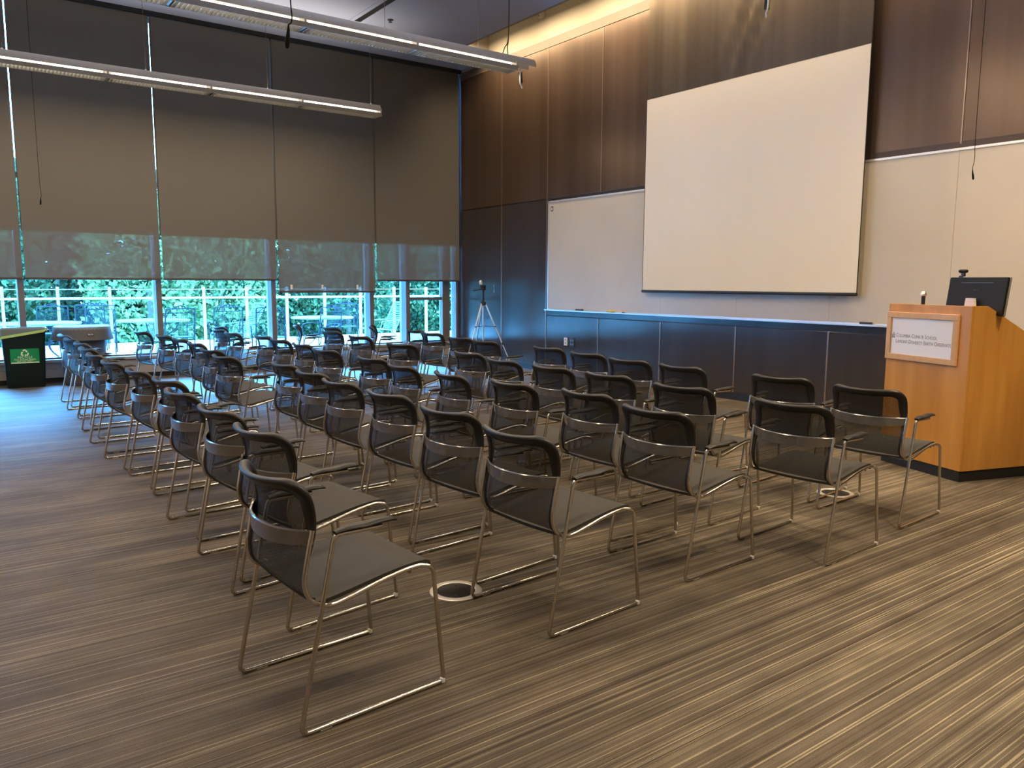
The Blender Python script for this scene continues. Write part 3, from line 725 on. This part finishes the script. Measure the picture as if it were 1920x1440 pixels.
# ------------------------------------------------------------------ bins
def rr(w, d, r, n=6):
    out = []
    for cx, cy, a0 in ((w / 2 - r, d / 2 - r, 0), (-w / 2 + r, d / 2 - r, PI / 2), (-w / 2 + r, -d / 2 + r, PI), (w / 2 - r, -d / 2 + r, 1.5 * PI)):
        for k in range(n + 1): out.append((cx + r * math.cos(a0 + k / n * PI / 2), cy + r * math.sin(a0 + k / n * PI / 2)))
    return out
gb = thing('recycling_bin', 'dark green rectangular recycling bin with a bright green recycle label', 'recycling bin', (0.875, 12.97, 0), -0.03); gb.scale = (1.07, 1.0, 1.0)
b = BM()
rings = []
for (w_, d_, z_) in ((0.42, 0.26, 0.0), (0.43, 0.27, 0.02), (0.505, 0.32, 0.79), (0.53, 0.34, 0.79), (0.53, 0.34, 0.83), (0.50, 0.31, 0.83), (0.49, 0.30, 0.70)):
    rings.append([Vector((x, y, z_)) for x, y in rr(w_, d_, 0.045)])
loft(b, rings); obj('bin_body', b, 'green_plastic', gb)
b = BM(); box(b, (0.275, 0, 0.79), (0.05, 0.10, 0.04), 0, 0.008); box(b, (-0.275, 0, 0.79), (0.05, 0.10, 0.04), 0, 0.008); obj('handle', b, 'green_plastic', gb)
b = BM()
rings = []
base = rr(0.545, 0.355, 0.05)
for j, z_ in enumerate((0.0, 0.03, 0.845)):
    ring = []
    for i_, (x, y) in enumerate(base):
        lowz = 0.745 + 0.055 * (x / 0.27) + 0.008 * math.sin(i_ * 1.7)
        zz = {0: lowz, 1: lowz + 0.03, 2: 0.845 + 0.004 * math.sin(i_ * 2.3)}[j]
        k = 1.0 + (0.012 if j == 1 else 0.0)
        ring.append(Vector((x * k, y * k, zz)))
    rings.append(ring)
rings.append([Vector((x * 0.9, y * 0.87, 0.84)) for x, y in base]); rings.append([Vector((x * 0.88, y * 0.84, 0.60)) for x, y in base])
loft(b, rings, cap=False); obj('bin_bag', b, 'bin_liner', gb)
b = BM()
rings = []
for dz in (0.0, 0.035):
    rings.append([Vector((x * 1.016, y * 1.02, 0.742 + 0.055 * (x / 0.27) + 0.008 * math.sin(i_ * 1.7) + dz)) for i_, (x, y) in enumerate(base)])
loft(b, rings, cap=False); obj('bag_hem', b, 'green_bag', gb)
# label on the front (faces -y)
def MF(x, y, z, tilt=-0.045): return Matrix.Translation((x, y, z)) @ Matrix.Rotation(tilt, 4, 'X') @ Matrix.Rotation(PI / 2, 4, 'X')
tilt = math.atan2(0.025, 0.77)
Mf = Matrix.Translation((0.0, -0.1500, 0.450)) @ Matrix.Rotation(tilt, 4, 'X') @ Matrix.Diagonal((1.2, 1.0, 1.25, 1.0))
b = BM(); box(b, (0, -0.002, 0), (0.27, 0.002, 0.165), 0, 0, Mf); lb_ = obj('recycle_label', b, 'label_green', gb)
def LT(s, size, z, sx=1.0): text('lettering', s, size, 'label_print', lb_, Mf @ Matrix.Translation((0, -0.0036, z)) @ Matrix.Rotation(PI / 2, 4, 'X'), align='CENTER', sx=sx)
LT('RECYCLE', 0.034, -0.024, 1.0); LT('Glass & Plastic Bottles', 0.024, -0.045, 0.95); LT('and Cans ONLY', 0.024, -0.063, 0.95)
b = BM(); box(b, (0, -0.0036, -0.074), (0.26, 0.001, 0.011), 0, 0, Mf); obj('label_strip', b, 'label_print', lb_)
b = BM()
for k in range(3):           # three chasing arrows
    R_ = Mf @ Matrix.Translation((0, -0.0036, 0.034)) @ Matrix.Rotation(k * 2 * PI / 3, 4, 'Y')
    pts = [(-0.020, 0.030), (-0.008, 0.040), (0.010, 0.040), (0.022, 0.024), (0.030, 0.026), (0.020, 0.006), (0.004, 0.018), (0.011, 0.019), (0.004, 0.027), (-0.004, 0.027), (-0.010, 0.018)]
    fr = [R_ @ Vector((x, -0.0005, z)) for x, z in pts]; bk = [R_ @ Vector((x, 0.0005, z)) for x, z in pts]
    loft(b, [fr, bk])
obj('recycle_symbol', b, 'label_print', lb_, False)

gr = thing('trash_can', 'large round grey trash can with flared grey collar and clear liner', 'trash can', (1.605, 12.86, 0))
b = BM(); lathe(b, [(0.25, 0), (0.26, 0.015), (0.265, 0.05), (0.315, 0.74), (0.33, 0.75), (0.335, 0.82), (0.32, 0.82), (0.30, 0.70)], n=48); obj('can_body', b, 'grey_plastic', gr)
b = BM(); lathe(b, [(0.355, 0.845), (0.365, 0.84), (0.405, 0.66), (0.40, 0.655), (0.35, 0.83)], n=48)
obj('collar', b, 'grey_plastic', gr)
b = BM()
rings = []
for (r_, z_, wv) in ((0.372, 0.80, 0.012), (0.374, 0.82, 0.010), (0.368, 0.853, 0.003), (0.352, 0.862, 0.004), (0.33, 0.85, 0.004), (0.30, 0.66, 0.0)):
    rings.append([Vector((r_ * math.cos(2 * PI * k / 40), r_ * math.sin(2 * PI * k / 40), z_ - wv * (1 + math.sin(2 * PI * k / 40 - 0.4)) - (0.03 if z_ < 0.83 and math.sin(2 * PI * k / 40) < -0.2 else 0))) for k in range(40)])
loft(b, rings, cap=False); obj('bin_liner', b, 'bin_liner', gr)
Mg = Matrix.Rotation(0.06, 4, 'Z') @ Matrix.Translation((0.03, -0.393, 0.742)) @ Matrix.Rotation(-0.20, 4, 'X')
b = BM(); box(b, (0, 0, 0), (0.085, 0.006, 0.030), 0, 0.002, Mg); np_ = obj('name_plate', b, 'outlet_black', gr)
text('lettering', 'BRUTE', 0.024, 'outlet_white', np_, Mg @ Matrix.Translation((0, -0.0036, -0.008)) @ Matrix.Rotation(PI / 2, 4, 'X'), align='CENTER', sx=0.95)

# ------------------------------------------------------------------ mesh-back chair
PC = crom([(-0.205, 0, 0.441), (-0.233, 0, 0.462), (-0.243, 0, 0.51), (-0.236, 0, 0.57), (-0.214, 0, 0.64), (-0.203, 0, 0.71), (-0.212, 0, 0.78), (-0.238, 0, 0.835), (-0.256, 0, 0.858)], 8)
cum = [0.0]
for i in range(1, len(PC)): cum.append(cum[-1] + (PC[i] - PC[i - 1]).length)
LB = cum[-1]
def prof_at(t):
    t = max(0, min(LB, t))
    for i in range(1, len(cum)):
        if t <= cum[i] + 1e-9:
            k = (t - cum[i - 1]) / max(1e-9, cum[i] - cum[i - 1]); return PC[i - 1].lerp(PC[i], k)
    return PC[-1]
def hw_at(t):
    u = t / LB
    return 0.222 + 0.014 * min(1, u / 0.55) + 0.004 * math.sin(u * PI)
def surf(y, t):
    p = prof_at(t); u = t / LB
    k = 0.012 + 0.045 * min(1, u / 0.6) + 0.016 * max(0, (u - 0.6) / 0.4)
    if u < 0.12: k *= u / 0.12
    q = (y / 0.24) ** 2
    return Vector((p.x - k * (1 - min(q, 1.1)) + 0.004, y, p.z + 0.016 * (q - 0.6) * u ** 3))
def snorm(y, t):
    e = 0.004
    a = surf(y + e, t) - surf(y - e, t); c = surf(y, min(LB, t + e)) - surf(y, max(0, t - e))
    return a.cross(c).normalized()
def make_chair():
    r = thing('mesh_back_chair', 'x', 'chair')
    # seat
    b = BM()
    sp = crom([(0.268, 0, 0.452), (0.262, 0, 0.470), (0.235, 0, 0.481), (0.18, 0, 0.486), (0.09, 0, 0.479), (-0.02, 0, 0.462), (-0.12, 0, 0.446), (-0.175, 0, 0.440), (-0.205, 0, 0.441)], 4)
    top = []; ny = 14
    def swid(x): return 0.238 if x < 0.15 else 0.238 - 0.02 * ((x - 0.15) / 0.12) ** 2
    for p in sp:
        row = []
        for j in range(ny + 1):
            s_ = -1 + 2 * j / ny; y = s_ * swid(p.x)
            dip = 0.008 * (1 - s_ * s_) * (1 if p.x < 0.2 else 0.3)
            row.append(Vector((p.x, y, p.z - dip)))
        top.append(row)
    def thick(row, i):
        th = 0.014 if i > 1 else 0.010
        return row + [v - Vector((0, 0, th)) for v in row[::-1]]
    loft(b, [thick(rw, i) for i, rw in enumerate(top)])
    obj('seat', b, 'seat_cloth', r, ang=50)
    # see-through back
    b = BM(); nt_ = 22; ny = 14
    V = []
    for i in range(nt_ + 1):
        t_ = 0.004 + (LB - 0.02 - 0.004) * i / nt_
        w_ = hw_at(t_) - 0.008
        if t_ > LB - 0.07: w_ -= (t_ - (LB - 0.07)) ** 2 * 9
        V.append([b.verts.new(surf(-w_ + 2 * w_ * j / ny, t_)) for j in range(ny + 1)])
    for i in range(nt_):
        for j in range(ny): b.faces.new((V[i][j], V[i][j + 1], V[i + 1][j + 1], V[i + 1][j]))
    obj('back_mesh', b, 'chair_mesh', r, ang=80)
    # black rim
    def bw(t_):
        u = t_ / LB
        return 0.011 + 0.004 * min(1, u / 0.3) + 0.031 * max(0, min(1, (u - 0.40) / 0.30))
    rc = 0.070; ri = 0.035; topb = 0.052
    outer = []; inner = []
    K = 18
    for i in range(K + 1):
        t_ = (LB - rc) * i / K; outer.append((hw_at(t_), t_))
        ti = (LB - topb - ri) * i / K; inner.append((hw_at(ti) - bw(ti), ti))
    wo = hw_at(LB); wi = hw_at(LB - topb) - bw(LB - topb)
    for i in range(1, 7):
        a = i / 6 * PI / 2
        outer.append((wo - rc + rc * math.cos(a), LB - rc + rc * math.sin(a)))
        inner.append((wi - ri + ri * math.cos(a), LB - topb - ri + ri * math.sin(a)))
    for i in range(1, 9):
        outer.append(((wo - rc) * (1 - i / 8), LB)); inner.append(((wi - ri) * (1 - i / 8), LB - topb))
    o2 = outer + [(-y, t_) for y, t_ in outer[:-1][::-1]]; i2 = inner + [(-y, t_) for y, t_ in inner[:-1][::-1]]
    b = BM(); rings = []
    for (yo, to), (yi, ti) in zip(o2, i2):
        u = to / LB
        h = 0.005 + 0.007 * u + 0.006 * (u ** 6) * min(1.0, (abs(yo) / 0.2) ** 3)
        ring = []
        for (k, hh) in ((0.0, 0.35), (0.12, 0.9), (0.5, 1.0), (0.88, 0.8), (1.0, 0.2), (0.88, -0.6), (0.5, -0.8), (0.12, -0.9), (0.0, -0.35)):
            y = yo + (yi - yo) * k; t_ = to + (ti - to) * k
            ring.append(surf(y, t_) + snorm(y, t_) * h * hh)
        rings.append(ring)
    loft(b, rings); obj('back_rim', b, 'black_rim', r, ang=60)
    # lumbar band behind the mesh
    b = BM(); rings = []
    nb = 20
    for i in range(nb + 1):
        s_ = -1 + 2 * i / nb; y = s_ * 0.243
        x = -0.212 - 0.078 * (1 - abs(s_) ** 2.4)
        zc = 0.664; hh = 0.024 + 0.006 * (1 - s_ * s_)
        zo = -0.012 * (1 - s_ * s_)
        rings.append([Vector((x + dx, y, zc + zo + dz * hh)) for dx, dz in ((-0.003, -1), (-0.005, 0), (-0.006, 0.86), (-0.003, 1), (0.004, 1), (0.004, 0.86), (0.001, 0.7), (0.001, -1))])
    loft(b, rings); obj('lumbar_band', b, 'band_metal', r, ang=30)
    for s in (-1, 1):
        # sled frame: floor rail, rear leg and arm, front leg, seat rail, back upright
        b = BM(); R_ = 0.0084; yl = 0.272
        p1 = rounded([(0.03, s * 0.272, 0.664), (-0.150, s * 0.272, 0.668), (-0.290, s * yl, R_), (0.286, s * yl, R_)], [0, 0.022, 0.035, 0], 6)
        tube(b, p1, R_, 10)
        p2 = rounded([(0.286, s * yl, 0.004), (0.248, s * 0.262, 0.462), (0.205, s * 0.248, 0.474)], [0, 0.035, 0], 6)[:-1] + crom([(0.205, s * 0.246, 0.472), (0.15, s * 0.245, 0.470), (0.05, s * 0.245, 0.455), (-0.08, s * 0.247, 0.428), (-0.165, s * 0.250, 0.420), (-0.225, s * 0.246, 0.450), (-0.247, s * 0.243, 0.510), (-0.236, s * 0.243, 0.590), (-0.214, s * 0.245, 0.690)], 5)
        tube(b, p2, R_, 10)
        tube(b, [(-0.172, s * 0.272, 0.60 - 0.166), (-0.165, s * 0.245, 0.425)], 0.006, 6)
        sf = obj('sled_frame', b, 'chrome', r, ang=60)
        b = BM(); box(b, (0.280, s * yl, 0.011), (0.018, 0.0185, 0.0205), 0, 0.004); obj('foot_glide', b, 'glide_clear', sf)
        b = BM(); box(b, (-0.20, s * yl, 0.0035), (0.045, 0.014, 0.007), 0, 0.002); obj('foot_glide', b, 'glide_clear', sf)
        b = BM(); rings = []
        pa = crom([(-0.150, 0, 0.676), (-0.10, 0, 0.683), (-0.04, 0, 0.681), (0.02, 0, 0.686), (0.065, 0, 0.684), (0.088, 0, 0.676)], 4)
        for i, p in enumerate(pa):
            u = i / (len(pa) - 1); w_ = 0.0255 * math.sin(min(1, (u * 0.92 + 0.06) * 1.0) * PI) ** 0.35; h = 0.011 * (math.sin((u * 0.92 + 0.05) * PI)) ** 0.4
            rings.append([Vector((p.x, s * 0.272 + w_ * math.cos(a), p.z + h * math.sin(a))) for a in [2 * PI * k / 12 for k in range(12)]])
        loft(b, rings); obj('arm_pad', b, 'pad_black', r, ang=60)
    b = BM()
    tube(b, [(-0.165, -0.245, 0.421), (-0.165, 0.245, 0.421)], 0.0075, 8); obj('rear_cross_tube', b, 'band_metal', r)
    b = BM(); tube(b, [(0.16, -0.243, 0.458), (0.16, 0.243, 0.458)], 0.0075, 8); obj('front_cross_tube', b, 'band_metal', r)
    return r
CH = [  # (x mid of back top, y, yaw deg) per row
    ('back row by the open aisle', [(0.87, 2.63, 4), (1.09, 3.42, 8), (1.10, 4.09, 7), (1.10, 4.87, 5), (1.17, 5.52, 9), (1.12, 6.23, 5), (1.07, 6.99, 6), (1.06, 7.76, 5), (1.10, 8.51, 7), (1.15, 9.30, 5), (1.14, 10.06, 6), (1.15, 10.76, 5)]),
    ('second row from the aisle', [(1.99, 2.72, 4), (2.05, 3.40, 6), (2.08, 4.12, 4), (2.07, 4.79, 4), (2.12, 5.40, 5), (2.16, 6.06, 3), (1.96, 6.99, 8), (2.05, 7.75, 9), (2.14, 8.66, 3), (2.15, 9.38, 5), (2.12, 10.06, 8), (2.05, 11.00, 10)]),
    ('middle row', [(2.95, 2.81, 2), (3.08, 3.49, 0), (2.98, 4.12, 1), (2.90, 4.76, -5), (2.88, 5.45, -2), (2.95, 6.13, 6), (2.94, 7.12, 8), (3.02, 7.93, 2), (3.05, 8.68, 4), (3.08, 9.34, 5), (2.95, 10.14, 4), (3.0, 10.90, 4), (3.2, 11.62, 5)]),
    ('second row from the panelled wall', [(3.73, 2.53, 3), (3.77, 3.36, 5), (3.82, 4.10, 3), (3.80, 4.72, 2), (3.80, 5.38, 0), (3.93, 6.12, 2), (3.88, 7.35, 14), (4.04, 8.72, 8), (4.12, 9.75, 8), (4.48, 10.60, 6), (4.30, 11.42, -22)]),
    ('front row by the panelled wall', [(4.68, 2.63, 3), (4.73, 3.30, 6), (4.69, 4.19, 0), (4.71, 4.80, 3), (4.82, 5.46, 2), (4.92, 6.17, 2), (4.88, 7.25, 3), (4.93, 7.85, 6), (5.08, 8.79, 6), (5.20, 9.42, 2), (5.12, 10.55, -28)]),
]
ordn = ['nearest the camera', 'second from the camera', 'third from the camera', 'fourth from the camera', 'fifth from the camera', 'sixth from the camera', 'seventh from the camera', 'eighth from the camera', 'ninth from the camera', 'tenth from the camera', 'eleventh from the camera', 'twelfth from the camera', 'thirteenth from the camera']
first = make_chair(); used = False
for rn, lst in CH:
    for i, (mx, my, yw) in enumerate(lst):
        a = math.radians(yw)
        ox = mx + 0.255 * math.cos(a); oy = my + 0.255 * math.sin(a)
        where = ordn[i] + ' in' if i < len(lst) - 1 else 'nearest the windows in'
        lb = 'black mesh chair %s the %s' % (where, rn)
        if rn.startswith('front') and i == len(lst) - 1: lb = 'black mesh chair seen side on, turned askew at the window end of the front row'
        if not used:
            first.location = (ox, oy, 0); first.rotation_euler = (0, 0, a); first['label'] = lb; first['group'] = 'mesh back chairs set out in rows'; used = True
        else: dup(first, (ox, oy, 0), a, lb, 'mesh back chairs set out in rows')

# ------------------------------------------------------------------ terrace
b = BM(); bx(b, -30, 40, 13.45, 21.2, -0.3, -0.02); struct('terrace_deck', b, 'deck_concrete')
b = BM(); k = 14.2
while k < 21.2:
    bx(b, -30, 40, k, k + 0.02, -0.02, -0.012); k += 0.9
struct('deck_joint', b, 'sill_paint')
b = BM(); bx(b, -60, 80, 21.2, 90, -1.6, -1.4); struct('ground', b, 'grass_ground')
rl = thing('terrace_railing', 'white post and rail fence along the far edge of the terrace', 'railing', (4, 20.5, -0.02))
for i in range(-8, 20):
    x = 3.18 + 1.065 * i - 4
    b = BM(); bx(b, x - 0.028, x + 0.028, -0.04, 0.04, 0, 1.38, 0.004); obj('post', b, 'rail_white', rl)
b = BM(); bx(b, -11, 16.5, -0.055, -0.041, 1.09, 1.14, 0.003); obj('top_rail', b, 'rail_white', rl)
b = BM(); bx(b, -11, 16.5, -0.05, -0.041, 1.318, 1.332); obj('upper_wire', b, 'rail_white', rl)

def iron_chair():
    r = thing('iron_patio_chair', 'x', 'patio chair')
    b = BM(); w = 0.24
    tube(b, rounded([(-w, -0.22, 0), (-w, -0.20, 0.42), (-w + 0.01, -0.30, 0.98), (w - 0.01, -0.30, 0.98), (w, -0.20, 0.42), (w, -0.22, 0)], 0.03, 4), 0.011, 6)
    tube(b, [(-w, -0.27, 0.90), (w, -0.27, 0.90)], 0.007, 6)
    for k in range(5):
        cx = -0.10 + 0.05 * k
        tube(b, [(cx + 0.028 * math.cos(a), -0.30, 0.985 + 0.04 * math.sin(a) * (1.5 - abs(k - 2) * 0.5)) for a in [PI * j / 8 for j in range(9)]], 0.006, 5)
    tube(b, crom([(-0.2, -0.28, 0.90), (-0.12, -0.29, 0.965), (0, -0.3, 1.035), (0.12, -0.29, 0.965), (0.2, -0.28, 0.90)], 5), 0.006, 5)
    obj('back_frame', b, 'iron', r)
    b = BM()
    for k in range(15):
        x = -0.21 + 0.03 * k; tube(b, [(x, -0.205, 0.44), (x, -0.275, 0.90)], 0.0022, 4)
    for k in range(14):
        z = 0.46 + 0.033 * k; tube(b, [(-0.23, -0.21 - 0.07 * (z - 0.44) / 0.46, z), (0.23, -0.21 - 0.07 * (z - 0.44) / 0.46, z)], 0.0022, 4)
    obj('back_lattice', b, 'iron', r)
    b = BM(); box(b, (0, 0, 0.43), (0.48, 0.44, 0.018), 0, 0.006); obj('seat', b, 'iron', r)
    for s in (-1, 1):
        b = BM(); tube(b, crom([(s * 0.245, -0.23, 0.66), (s * 0.27, -0.05, 0.68), (s * 0.27, 0.16, 0.665), (s * 0.265, 0.22, 0.62), (s * 0.255, 0.20, 0.42), (s * 0.25, 0.24, 0.0)], 5), 0.010, 6); obj('arm', b, 'iron', r)
    return r
ic = [(1.75, 18.6, 0.1, 'dark iron patio chair behind the left round table, above the green bin'),
      (2.60, 19.3, -0.2, 'pale outlined iron patio chair beyond the left round table, above the grey trash can'),
      (2.62, 18.35, 2.9, 'dark iron patio chair standing between the left and middle patio tables'),
      (3.62, 16.15, 0.15, 'dark iron patio chair with scrolled back drawn up to the middle patio table'),
      (4.75, 16.7, -0.1, 'dark iron patio chair with scrolled back right of the middle table'),
      (5.15, 15.2, 2.7, 'dark iron patio chair close to the glass, left of the wide mullion'),
      (7.90, 17.9, -0.15, 'dark iron patio chair with scrolled back behind the right patio table'),
      (6.15, 15.0, 2.0, 'dark iron patio chair low in the left part of the window with the lowered shade'),
      (10.1, 16.2, 0.4, 'iron patio chair seen through the glazed corner door')]
icf = iron_chair(); icf.scale = (1.2, 1.0, 1.02)
for i, (x, y, a, lb) in enumerate(ic):
    if i == 0: icf.location = (x, y, -0.02); icf.rotation_euler = (0, 0, a + PI if False else a); icf['label'] = lb; icf['group'] = 'iron patio chairs on the terrace'
    else: dup(icf, (x, y, -0.02), a, lb, 'iron patio chairs on the terrace')
def patio_table():
    r = thing('patio_table', 'x', 'patio table')
    b = BM(); lathe(b, [(0.001, 0.70), (0.68, 0.70), (0.70, 0.715), (0.69, 0.735), (0.001, 0.74)], n=48); obj('table_top', b, 'table_top', r)
    for k in range(4):
        a = PI / 4 + k * PI / 2; d = Vector((math.cos(a), math.sin(a), 0))
        b = BM(); tube(b, crom([d * 0.50 + Vector((0, 0, 0.70)), d * 0.42 + Vector((0, 0, 0.55)), d * 0.20 + Vector((0, 0, 0.36)), d * 0.22 + Vector((0, 0, 0.2)), d * 0.48 + Vector((0, 0, 0.0))], 6), 0.012, 6); obj('leg', b, 'iron', r)
    b = BM(); tube(b, [(0.21 * math.cos(2 * PI * k / 24), 0.21 * math.sin(2 * PI * k / 24), 0.34) for k in range(24)], 0.008, 5, closed=True); obj('brace_ring', b, 'iron', r)
    return r
pt = [(1.45, 17.2, 'round patio table at the left, seen above the green bin'), (3.48, 17.35, 'round patio table crossed by the second mullion, middle of the terrace'), (6.95, 16.9, 'round patio table at the right, below the lowest roller shade'), (11.4, 18.0, 'round patio table seen through the glazed corner door')]
ptf = patio_table()
for i, (x, y, lb) in enumerate(pt):
    if i == 0: ptf.location = (x, y, -0.02); ptf['label'] = lb; ptf['group'] = 'round patio tables on the terrace'
    else: dup(ptf, (x, y, -0.02), 0.3 * i, lb, 'round patio tables on the terrace')
def strap_chair(loc, rz, label):
    r = thing('strap_lounge_chair', label, 'lounge chair', loc, rz, 'strap lounge chairs on the terrace')
    b = BM(); w = 0.28
    for s in (-1, 1):
        tube(b, rounded([(s * w, 0.75, 0.02), (s * w, 0.70, 0.33), (s * w, -0.05, 0.28), (s * w, -0.42, 1.0)], 0.06, 4), 0.014, 6)
        tube(b, [(s * w, 0.15, 0.30), (s * w, -0.25, 0.0)], 0.014, 6)
        tube(b, rounded([(s * (w + 0.03), 0.45, 0.31), (s * (w + 0.03), 0.40, 0.52), (s * (w + 0.03), -0.18, 0.54)], 0.05, 4), 0.013, 6)
    tube(b, [(-w, -0.42, 1.0), (w, -0.42, 1.0)], 0.014, 6)
    obj('frame', b, 'strap_vinyl', r)
    b = BM()
    for k in range(15):
        u = k / 14; box(b, (0, -0.06 - 0.35 * u, 0.32 + 0.66 * u), (2 * w, 0.012, 0.032), 0, 0.003)
    for k in range(14):
        box(b, (0, 0.0 + 0.05 * k, 0.29 + 0.003 * k), (2 * w, 0.036, 0.008), 0, 0.002)
    obj('straps', b, 'strap_vinyl', r)
strap_chair((9.45, 18.6, -0.02), 1.72, 'white strap lounge chair seen end on right of the lowered roller shade')
strap_chair((5.8, 18.9, -0.02), 1.72, 'pale strap lounge chair beside the scrolled iron chairs, middle of the terrace')

# foliage beyond the railing
def tree(x, y, w, h, mat, label, seed, n=7000, z0=-1.4):
    rnd = random.Random(seed)
    r = thing('leafy_tree', label, 'tree', (x, y, z0), 0, 'leafy trees beyond the terrace')
    b = BM(); tube(b, [(0, 0, 0), (0.05, 0.02, (h - z0) * 0.5)], [0.12, 0.06], 8); obj('trunk', b, 'bark', r)
    b = BM()
    for _ in range(n):
        th = rnd.uniform(0, 2 * PI); ph = math.acos(rnd.uniform(-1, 1)); rad = rnd.uniform(0.55, 1.0) ** 0.5
        d = Vector((math.sin(ph) * math.cos(th), math.sin(ph) * math.sin(th), math.cos(ph)))
        k = 1 + 0.35 * noise.noise(d * 2.2 + Vector((seed, 0, 0)))
        p = Vector((d.x * w * rad * k, d.y * w * 0.6 * rad * k, (h - z0) * 0.54 + d.z * (h - z0) * 0.5 * rad * k))
        s = rnd.uniform(0.05, 0.11)
        u = Vector((rnd.gauss(0, 1), rnd.gauss(0, 1), rnd.gauss(0, 1))).normalized(); v = u.cross(Vector((rnd.gauss(0, 1), rnd.gauss(0, 1), rnd.gauss(0, 1)))).normalized()
        q = [b.verts.new(p + u * s), b.verts.new(p + v * s * 0.6), b.verts.new(p - u * s), b.verts.new(p - v * s * 0.6)]
        b.faces.new(q)
    me = bpy.data.meshes.new('foliage'); b.to_mesh(me); b.free(); me.materials.append(MATS[mat])
    o = bpy.data.objects.new('foliage', me); COL.objects.link(o); o.parent = r
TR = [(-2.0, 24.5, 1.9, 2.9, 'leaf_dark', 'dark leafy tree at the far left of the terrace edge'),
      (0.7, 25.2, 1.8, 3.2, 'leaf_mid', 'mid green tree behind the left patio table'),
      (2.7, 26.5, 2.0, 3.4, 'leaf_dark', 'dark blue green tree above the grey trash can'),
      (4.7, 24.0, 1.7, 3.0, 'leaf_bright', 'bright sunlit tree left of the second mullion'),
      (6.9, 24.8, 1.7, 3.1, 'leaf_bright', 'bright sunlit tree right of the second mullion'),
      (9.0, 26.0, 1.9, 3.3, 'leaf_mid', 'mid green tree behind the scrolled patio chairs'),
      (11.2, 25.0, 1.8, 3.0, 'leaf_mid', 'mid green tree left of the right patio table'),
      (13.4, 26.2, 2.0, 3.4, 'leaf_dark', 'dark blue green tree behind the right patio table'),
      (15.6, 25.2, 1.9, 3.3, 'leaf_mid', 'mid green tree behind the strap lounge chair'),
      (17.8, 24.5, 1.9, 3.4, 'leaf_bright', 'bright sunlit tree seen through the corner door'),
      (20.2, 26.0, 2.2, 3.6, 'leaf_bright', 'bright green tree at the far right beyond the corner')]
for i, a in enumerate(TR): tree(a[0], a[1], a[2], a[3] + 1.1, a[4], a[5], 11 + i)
# continuous hedge behind the trees
b = BM(); rnd = random.Random(3)
for _ in range(34000):
    p = Vector((rnd.uniform(-14, 34), 28.5 + rnd.uniform(-0.5, 0.9), rnd.uniform(-1.4, 4.8 + 0.5 * math.sin(rnd.random() * 6))))
    s = rnd.uniform(0.16, 0.3)
    u = Vector((rnd.gauss(0, 1), rnd.gauss(0, 1), rnd.gauss(0, 1))).normalized(); v = u.cross(Vector((rnd.gauss(0, 1), rnd.gauss(0, 1), rnd.gauss(0, 1)))).normalized()
    b.faces.new([b.verts.new(p + u * s), b.verts.new(p + v * s * 0.7), b.verts.new(p - u * s), b.verts.new(p - v * s * 0.7)])
o = obj('hedge', b, 'leaf_dark', None, False); tag(o, 'continuous dark leafy hedge filling the gaps behind the trees', 'hedge', None, 'stuff')

# ------------------------------------------------------------------ world, sun
w = bpy.data.worlds.new('sky'); sc.world = w; w.use_nodes = True
nt = w.node_tree; nt.nodes.clear()
wo = nt.nodes.new('ShaderNodeOutputWorld'); bg = nt.nodes.new('ShaderNodeBackground')
bg.inputs[0].default_value = (0.17, 0.46, 1.0, 1); bg.inputs[1].default_value = 62.0
nt.links.new(bg.outputs[0], wo.inputs[0])
sd_ = bpy.data.lights.new('sun', 'SUN'); sd_.energy = 4.0; sd_.angle = math.radians(0.6); sd_.color = (0.78, 0.92, 1.0)
so = bpy.data.objects.new('sun', sd_); COL.objects.link(so)
dv = Vector((0.75, 0.28, -1.0)).normalized()
so.rotation_mode = 'QUATERNION'; so.rotation_quaternion = (-dv).to_track_quat('Z', 'Y'); so.location = (0, 10, 12)

# ------------------------------------------------------------------ camera
cam = bpy.data.cameras.new('camera'); co = bpy.data.objects.new('camera', cam); COL.objects.link(co)
yaw, pitch, roll, F = 0.62849566, 0.12925581, 0.00445974, 1460.698
fwd = Vector((math.sin(yaw) * math.cos(pitch), math.cos(yaw) * math.cos(pitch), -math.sin(pitch)))
r0 = Vector((math.cos(yaw), -math.sin(yaw), 0)); u0 = r0.cross(fwd)
rr_ = r0 * math.cos(roll) + u0 * math.sin(roll); uu = rr_.cross(fwd)
co.matrix_world = Matrix(((rr_.x, uu.x, -fwd.x, 0), (rr_.y, uu.y, -fwd.y, 0), (rr_.z, uu.z, -fwd.z, 1.5), (0, 0, 0, 1)))
cam.sensor_fit = 'HORIZONTAL'; cam.sensor_width = 36.0; cam.lens = 36.0 * F / 1920.0
cam.clip_start = 0.05; cam.clip_end = 300
sc.camera = co
sc.view_settings.view_transform = 'Standard'; sc.view_settings.look = 'None'
sc.view_settings.exposure = 0.4; sc.view_settings.gamma = 1.0; sc.view_settings.use_curve_mapping = False
sc.cycles.use_denoising = True
sc.cycles.max_bounces = 8; sc.cycles.diffuse_bounces = 4; sc.cycles.glossy_bounces = 4
sc.cycles.transparent_max_bounces = 16; sc.cycles.transmission_bounces = 4
sc.cycles.sample_clamp_indirect = 40.0
sc.cycles.caustics_reflective = False; sc.cycles.caustics_refractive = False
